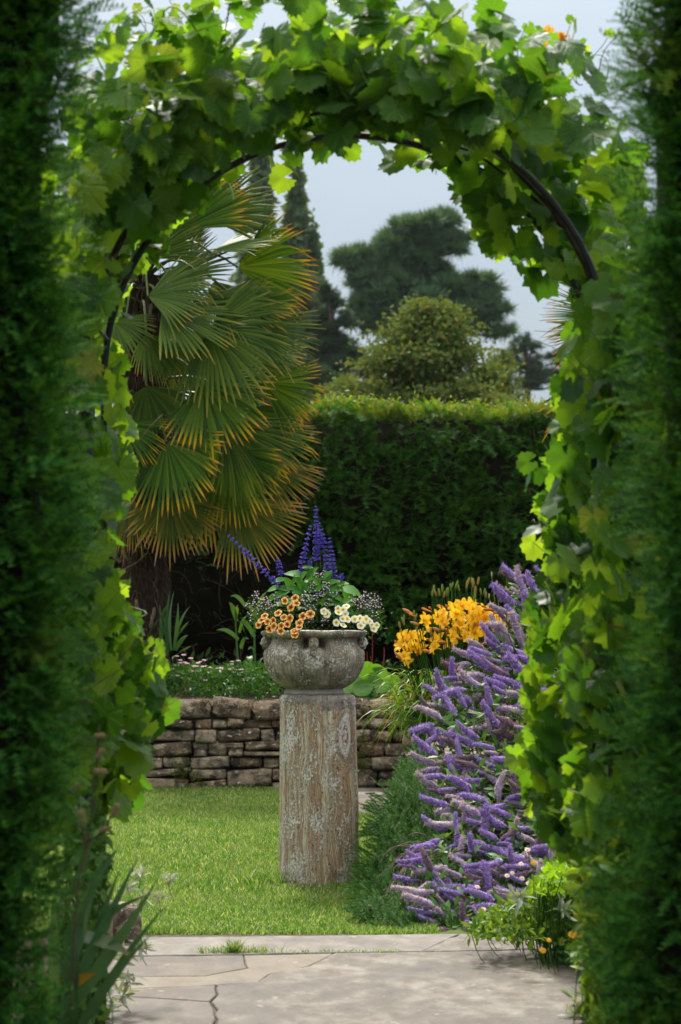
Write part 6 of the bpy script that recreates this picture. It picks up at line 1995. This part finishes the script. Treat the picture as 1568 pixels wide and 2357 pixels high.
M_white_ray = leaf_mat('white_ray', [(0.78, 0.74, 0.72), (0.80, 0.62, 0.66), (0.62, 0.26, 0.28), (0.82, 0.80, 0.76)], .25, rough=.6)
WD = daisy_mesh('flower', M_white_ray, 18, .2); WDC = disc_mesh('flower_centre', M_disc)
def fleabane():
    r = np.random.default_rng(14)
    root = thing('fleabane_plant', (P(1180, 2100, 9.9)[0], 10.0, 0), 'wiry fleabane with tiny white and pink daisies below the hebe', 'flower')
    st = Soup()
    for cx, cy in [(400, 188), (352, 295), (245, 385), (285, 365), (360, 405), (425, 430), (403, 445), (18, 470), (395, 492), (165, 615), (60, 740), (190, 715), (235, 738), (120, 620), (65, 640), (100, 680), (8, 805), (520, 330), (500, 450), (300, 640), (340, 690), (455, 560), (120, 800)]:
        p = P(*R5(cx, cy), 10.0 + r.uniform(-.15, .1))
        up = norm(np.array([r.normal(0, .4), -.6, .7]))
        f = obj('flower', WD, root, mat4(frames(np.array([[1, .2, 0.0]]), up[None])[0], r.uniform(.010, .015), p))
        obj('flower_centre', WDC, f)
        st.tube(curve_pts((p[0] + .08, p[1] + .05, max(.02, p[2] - .2)), p, (-.015, -.01, 0), 5), .0014, 3)
    obj('stems', st.mesh('stems', M_bush), root)['kind'] = 'stuff'
fleabane()
M_yel = leaf_mat('marigold_petal', [(0.80, 0.42, 0.02), (0.72, 0.30, 0.015)], .3, rough=.5)
YD = daisy_mesh('flower', M_yel, 14, .26, .2); YDC = disc_mesh('flower_centre', M_disc)
def marigold():
    r = np.random.default_rng(15)
    root = thing('marigold_plant', (P(1340, 2150, 9.2)[0], 9.2, 0), 'low plant with a few golden-yellow flowers at the path corner', 'flower')
    st = Soup()
    for cx, cy, s in [(445, 288, .012), (860, 650, .026), (830, 740, .026), (880, 720, .022), (740, 835, .018), (788, 828, .018), (516, 952, .015), (563, 875, .011), (790, 670, .018)]:
        p = P(*R5(cx, cy), 9.2 + r.uniform(-.1, .1))
        up = norm(np.array([r.normal(0, .4), -.7, .6]))
        f = obj('flower', YD, root, mat4(frames(np.array([[1, .2, 0.0]]), up[None])[0], s, p))
        obj('flower_centre', YDC, f)
        st.tube(curve_pts((p[0] + .03, p[1] + .03, .02), p, (-.01, -.01, 0), 5), .0016, 3)
    obj('stems', st.mesh('stems', M_bush), root)['kind'] = 'stuff'
marigold()
# ------------------------------------------------------------------ trees beyond the garden
M_pine = leaf_mat('pine_needles', [(0.044, 0.10, 0.058), (0.072, 0.145, 0.08), (0.12, 0.205, 0.11), (0.06, 0.125, 0.08)], .15, rough=.6)
M_dark = leaf_mat('dark_conifer', [(0.024, 0.055, 0.032), (0.038, 0.078, 0.044), (0.055, 0.10, 0.055)], .15, rough=.6)
M_poplar = leaf_mat('poplar_leaf', [(0.055, 0.105, 0.055), (0.08, 0.14, 0.072), (0.115, 0.18, 0.092)], .28, rough=.5)
M_grey = leaf_mat('grey_green_leaf', [(0.05, 0.085, 0.05), (0.075, 0.115, 0.07), (0.10, 0.14, 0.09)], .2, rough=.6)
M_gold = leaf_mat('gold_green_leaf', [(0.075, 0.13, 0.034), (0.09, 0.145, 0.038), (0.11, 0.16, 0.044), (0.13, 0.165, 0.05), (0.17, 0.15, 0.06)], .22, rough=.8, spec=.04)
M_trunk = plain_mat('tree_bark', (0.035, 0.026, 0.02), (0.10, 0.07, 0.05), 6, .95, .1, .6, .05)
M_orange_bark = plain_mat('pine_bark', (0.06, 0.035, 0.022), (0.16, 0.085, 0.05), 6, .95, .1, .6, .05)

def tuft(n=14, seed=0, w=.05, hemi=True):
    r = np.random.default_rng(seed)
    d = norm(r.normal(size=(n, 3)) + (np.array([0, .9, 0]) if hemi else 0))
    V, F, T = [], [], []
    for k in range(n):
        sd = norm(np.cross(d[k], r.normal(size=3))) * w
        b = len(V)
        V += [-sd, sd, d[k] * r.uniform(.7, 1.1)]
        F.append((b, b + 1, b + 2)); T += [0, 0, 1]
    return np.array(V), [np.array(F)], np.array(T)
PTUFT = tuft(12, 1, .055)
def cloud(s, c, rad, n, size, r, tmpl, shell=.5, updir=.5, flat_bottom=True):
    """leaf tufts over an ellipsoid, denser on the outside"""
    u = rand_dirs(n, r)
    if flat_bottom: u[:, 2] = np.where(u[:, 2] < -.35, -u[:, 2] * .6, u[:, 2])
    f = shell + (1 - shell) * r.random(n) ** .5
    lump = 1 + .16 * smoothnoise(u[:, 0] * 4 + u[:, 2] * 3 + c[0], 1) + .12 * smoothnoise(u[:, 1] * 6 - u[:, 2] * 5 + c[2], 2)
    pos = c + u * rad * (f * lump)[:, None]
    dirs = u + np.array([0, 0, updir]) + r.normal(0, .35, (n, 3))
    s.scatter(tmpl[0], tmpl[1], pos, frames(dirs, rand_dirs(n, r)), size * r.uniform(.7, 1.3, n), tmpl[2])
    return pos

def S4(cx, cy): return 661.7 + .42199 * cx, 402.8 + .42199 * cy
def limbed_tree(name, label, d, clumps, mat, bark, trunk_px, tuft_size, dens, seed, depth=.9, conv=S4, cat='tree', tmpl=None, trunk_r=.3, shell=.45):
    r = np.random.default_rng(seed)
    px = 1 / PXM(d)
    k = px * (.42199 if conv is S4 else 1.0)
    base = P(*conv(*trunk_px[0]), d); base[2] = 0
    root = thing(name, base, label, cat)
    crown, limbs = Soup(), Soup()
    tp = [base] + [P(*conv(*q), d) for q in trunk_px[1:]]
    tt = np.linspace(0, 1, 14)
    tpts = np.stack([np.interp(tt, np.linspace(0, 1, len(tp)), np.array(tp)[:, j]) for j in range(3)], 1)
    limbs.tube(tpts, np.linspace(trunk_r, trunk_r * .35, 14), 8)
    for (cx, cy, rx, ry) in clumps:
        c = P(*conv(cx, cy), d + r.normal(0, .25) * depth * rx * k)
        rad = np.array([rx * k, rx * k * depth, ry * k])
        n = int(dens * (rx * ry) / 1000.0)
        ns = 12
        for _s in range(ns):
            u_ = rand_dirs(1, r)[0] * r.uniform(.2, .95)
            cloud(crown, c + u_ * rad, rad * np.array([.38, .38, .22]) * r.uniform(.5, 1.2), max(4, int(n / ns)), tuft_size, r, tmpl or PTUFT, .25)
        i = np.argmin(np.abs(tpts[:, 2] - (c[2] - rad[2] * 2.0)))
        limbs.tube(curve_pts(tpts[i], c - [0, 0, rad[2] * .5], (0, 0, -rad[2] * .3), 7), np.linspace(trunk_r * .4, trunk_r * .08, 7), 5)
        for _ in range(5):
            e = c + norm(r.normal(size=3)) * rad * .7
            limbs.tube(curve_pts(c - [0, 0, rad[2] * .5], e, r.normal(0, .1, 3), 5), np.linspace(trunk_r * .12, trunk_r * .03, 5), 4)
    o = obj('crown', crown.mesh('crown', mat), root)
    o['kind'] = 'stuff'
    obj('trunk', limbs.mesh('trunk', bark, True), root)
    return root

limbed_tree('pine_tree', 'broad dark pine with layered crown rising above the hedge against the sky', 118,
            [(700, 285, 170, 62), (850, 262, 95, 48), (620, 370, 130, 55), (330, 485, 78, 52), (440, 440, 80, 60), (500, 520, 120, 70), (720, 470, 150, 70), (560, 600, 170, 75), (400, 590, 75, 55), (900, 350, 85, 38), (930, 410, 60, 22), (810, 560, 120, 62), (1010, 585, 140, 55), (1080, 660, 115, 62), (1110, 750, 95, 58), (920, 690, 170, 75), (700, 700, 200, 80), (500, 730, 150, 70), (450, 810, 110, 62), (650, 820, 210, 75), (980, 830, 110, 50), (1170, 860, 90, 30), (850, 800, 160, 70), (600, 500, 100, 60), (860, 620, 100, 60), (760, 380, 120, 50), (560, 440, 90, 60), (1000, 720, 130, 60), (420, 690, 90, 60)],
            M_pine, M_orange_bark, [(720, 2400), (730, 900), (740, 640), (700, 400), (690, 300)], .6, 44, 101, 1.0)
limbed_tree('conifer_tree', 'dark conifer standing close beside the broad pine', 100,
            [(215, 660, 60, 45), (260, 700, 75, 60), (190, 760, 75, 60), (280, 800, 100, 60), (180, 860, 110, 70), (290, 900, 120, 80), (150, 960, 120, 70), (250, 1010, 150, 80), (350, 990, 100, 80), (200, 620, 30, 25), (120, 1080, 130, 80), (280, 1110, 140, 70), (430, 1080, 130, 80)],
            M_dark, M_trunk, [(240, 2600), (240, 1000), (225, 660)], .3, 30, 102)
limbed_tree('shrub_tree', 'dull green bushy tree low behind the palm leaves', 75,
            [(60, 1040, 110, 80), (150, 1090, 90, 60), (0, 1090, 110, 90), (-60, 1030, 100, 90), (-160, 1050, 120, 100), (-260, 1060, 110, 100), (-380, 1050, 120, 110)],
            M_dark, M_trunk, [(40, 3000), (40, 1150), (40, 1040)], .25, 30, 103)
limbed_tree('willow_tree', 'pale grey-green tree showing between palm and dark conifer', 130,
            [(100, 590, 60, 60), (60, 660, 90, 80), (20, 560, 80, 70), (110, 720, 80, 70), (40, 780, 110, 80), (-40, 680, 100, 90), (-60, 800, 110, 100), (-90, 560, 80, 80), (90, 850, 90, 70), (190, 600, 22, 30), (-180, 640, 90, 100), (-200, 800, 110, 110)],
            M_grey, M_trunk, [(40, 2300), (40, 800), (60, 600)], .42, 24, 104)
limbed_tree('conifer_tree', 'distant dark conifer beyond the pine, beside the vine leaves', 150,
            [(1290, 900, 45, 35), (1330, 940, 75, 45), (1250, 960, 80, 40), (1200, 1000, 90, 45), (1350, 1010, 70, 50), (1260, 1050, 120, 50), (1380, 1070, 100, 60), (1150, 1080, 110, 60), (1330, 1130, 140, 60), (1480, 1000, 80, 60), (1480, 1100, 120, 70)],
            M_dark, M_trunk, [(1310, 2200), (1310, 1050), (1290, 900)], .42, 22, 105)

def poplar(label, x, y0, y1, w, d, seed):
    r = np.random.default_rng(seed)
    base = P(x, y1, d); base[2] = 0
    top = P(x, y0, d)
    root = thing('poplar_tree', base, label, 'tree')
    s, limbs = Soup(), Soup()
    px = 1 / PXM(d)
    h = top[2]
    limbs.tube(np.array([base, base + (top - base) * .5, top]), [.45, .3, .05], 7)
    for i in range(170):
        f = r.uniform(.18, .99)
        prof = np.interp(f, [.18, .4, .7, .9, 1.0], [.9, 1.0, .85, .5, .08])
        rad = w * px * prof
        a = r.uniform(0, 6.28)
        b = base + (top - base) * max(.05, f - .09)
        e = base + (top - base) * f + np.array([math.cos(a), math.sin(a), 0]) * rad * r.uniform(.45, 1.0)
        limbs.tube(curve_pts(b, e, (0, 0, -.3), 5), np.linspace(.10, .03, 5), 4)
        n = 80
        c = e + r.normal(0, 1, (n, 3)) * np.array([rad * .22, rad * .22, 1.1])
        s.scatter(PLEAF[0], PLEAF[1], c, frames(rand_dirs(n, r), rand_dirs(n, r)), r.uniform(.35, .75, n), PLEAF[2])
    obj('crown', s.mesh('crown', M_poplar), root)['kind'] = 'stuff'
    obj('trunk', limbs.mesh('trunk', M_trunk, True), root)
PLEAF = (np.array([(0, 0, 0), (.36, .5, .06), (0, 1, -.1), (-.36, .5, .06)], float), [np.array([(0, 1, 2, 3)])], np.array([0, .5, 1, .5]))
poplar('tall slender poplar nearest the palm fronds, behind hanging vine leaves', 598, 335, 1000, 52, 170, 201)
poplar('tall slender poplar standing free against the sky beside the palm', 684, 415, 1000, 40, 170, 202)
poplar('lower poplar top just behind the palm leaf tips', 722, 570, 1000, 22, 170, 203)

def gold_tree(name, label, d, cx, top_y, base_y, half_w, seed, nb=90, mat=None):
    """rounded tree of arching, layered sprays"""
    r = np.random.default_rng(seed)
    mat = mat or M_gold
    base = P(cx, base_y, d); base[2] = 0
    px = 1 / PXM(d)
    root = thing(name, base, label, 'tree')
    s, limbs = Soup(), Soup()
    ztop = P(cx, top_y, d)[2]; zlow = P(cx, base_y, d)[2]
    W = half_w * px
    fork = base + [0, 0, zlow * .55]
    limbs.tube(np.array([base, fork, base + [0, 0, zlow + (ztop - zlow) * .5]]), [.22, .17, .06], 7)
    for i in range(nb):
        f = r.random() ** .8
        a = r.uniform(0, 6.28)
        rad = W * (1 - f ** .85) * r.uniform(.5, 1.2) + W * .06
        hgt = zlow + (ztop - zlow) * f
        e = np.array([base[0] + math.cos(a) * rad, d + math.sin(a) * rad * .8, hgt - .10 * rad])
        b = base + [0, 0, zlow * .6 + (hgt - zlow * .6) * .55]
        c = curve_pts(b, e, (0, 0, .13 * rad + .08), 10)
        limbs.tube(c, np.linspace(.05, .008, 10), 4)
        for j in range(5, 10):
            n = 46
            spread = np.array([.17, .17, .05]) * r.uniform(.5, 1.1)
            q = c[j] + r.normal(0, 1, (n, 3)) * spread * W / 2.0
            s.scatter(PLEAF[0], PLEAF[1], q, frames(rand_dirs(n, r) + [math.cos(a) * .7, math.sin(a) * .7, -.1], rand_dirs(n, r) + [0, -.3, .9]), r.uniform(.045, .09, n) * W / 2.0, PLEAF[2])
    obj('crown', s.mesh('crown', mat), root)['kind'] = 'stuff'
    obj('trunk', limbs.mesh('trunk', M_trunk, True), root)
gold_tree('golden_tree', 'rounded olive-gold tree rising just behind the hedge', 48, 985, 690, 995, 330, 301, 120)
gold_tree('golden_tree', 'smaller olive-gold tree spreading towards the vine side behind the hedge', 52, 1150, 800, 975, 130, 302, 70)
gold_tree('golden_tree', 'low olive-gold tree showing at the palm side behind the hedge', 50, 800, 860, 975, 110, 303, 60)
gold_tree('golden_tree', 'golden bush glimpsed through the gaps of the palm crown', 46, 470, 680, 960, 100, 304, 60)
# ------------------------------------------------------------------ thin summer haze over the whole place
def haze():
    m, t, out = new_mat('haze_air')
    v = node(t, 'ShaderNodeVolumePrincipled', {'Color': (0.86, 0.92, 1.0, 1), 'Density': 0.00008, 'Anisotropy': 0.2})
    t.links.new(v.outputs[0], out.inputs['Volume'])
    o = obj('haze', box_mesh('haze', -250, 250, -50, 340, -1.1, 42, m))
    tag(o, 'thin pale summer haze in the air of the garden', 'haze', kind='stuff')
haze()

# ------------------------------------------------------------------ repeats of a kind share a group
GROUPS = {'yew_hedge': 'yew hedges either side of the arch', 'grape_vine': 'grape vines on the arch', 'garden_wall': 'stone retaining walls', 'fan_palm': 'fan palms',
          'poplar_tree': 'poplars on the skyline', 'conifer_tree': 'dark conifers beyond the hedge', 'golden_tree': 'olive-gold trees behind the hedge', 'nemesia_plant': 'small two-tone flowers in the urn',
          'trailing_flower_plant': 'trailing flowers in the urn', 'iris_plant': 'iris clumps', 'silver_leaved_plant': 'silver-leaved plants by the path', 'border_shrub': 'leafy border plants by the path',
          'reed_stemmed_plant': 'reed-stemmed plants behind the urn', 'seed_head_plant': 'dried seed stalks', 'rough_stone': 'rough stones at the lawn corner'}
for o_ in list(C.objects):
    if o_.parent is None:
        k_ = o_.name.split('.')[0]
        if k_ in GROUPS: o_['group'] = GROUPS[k_]
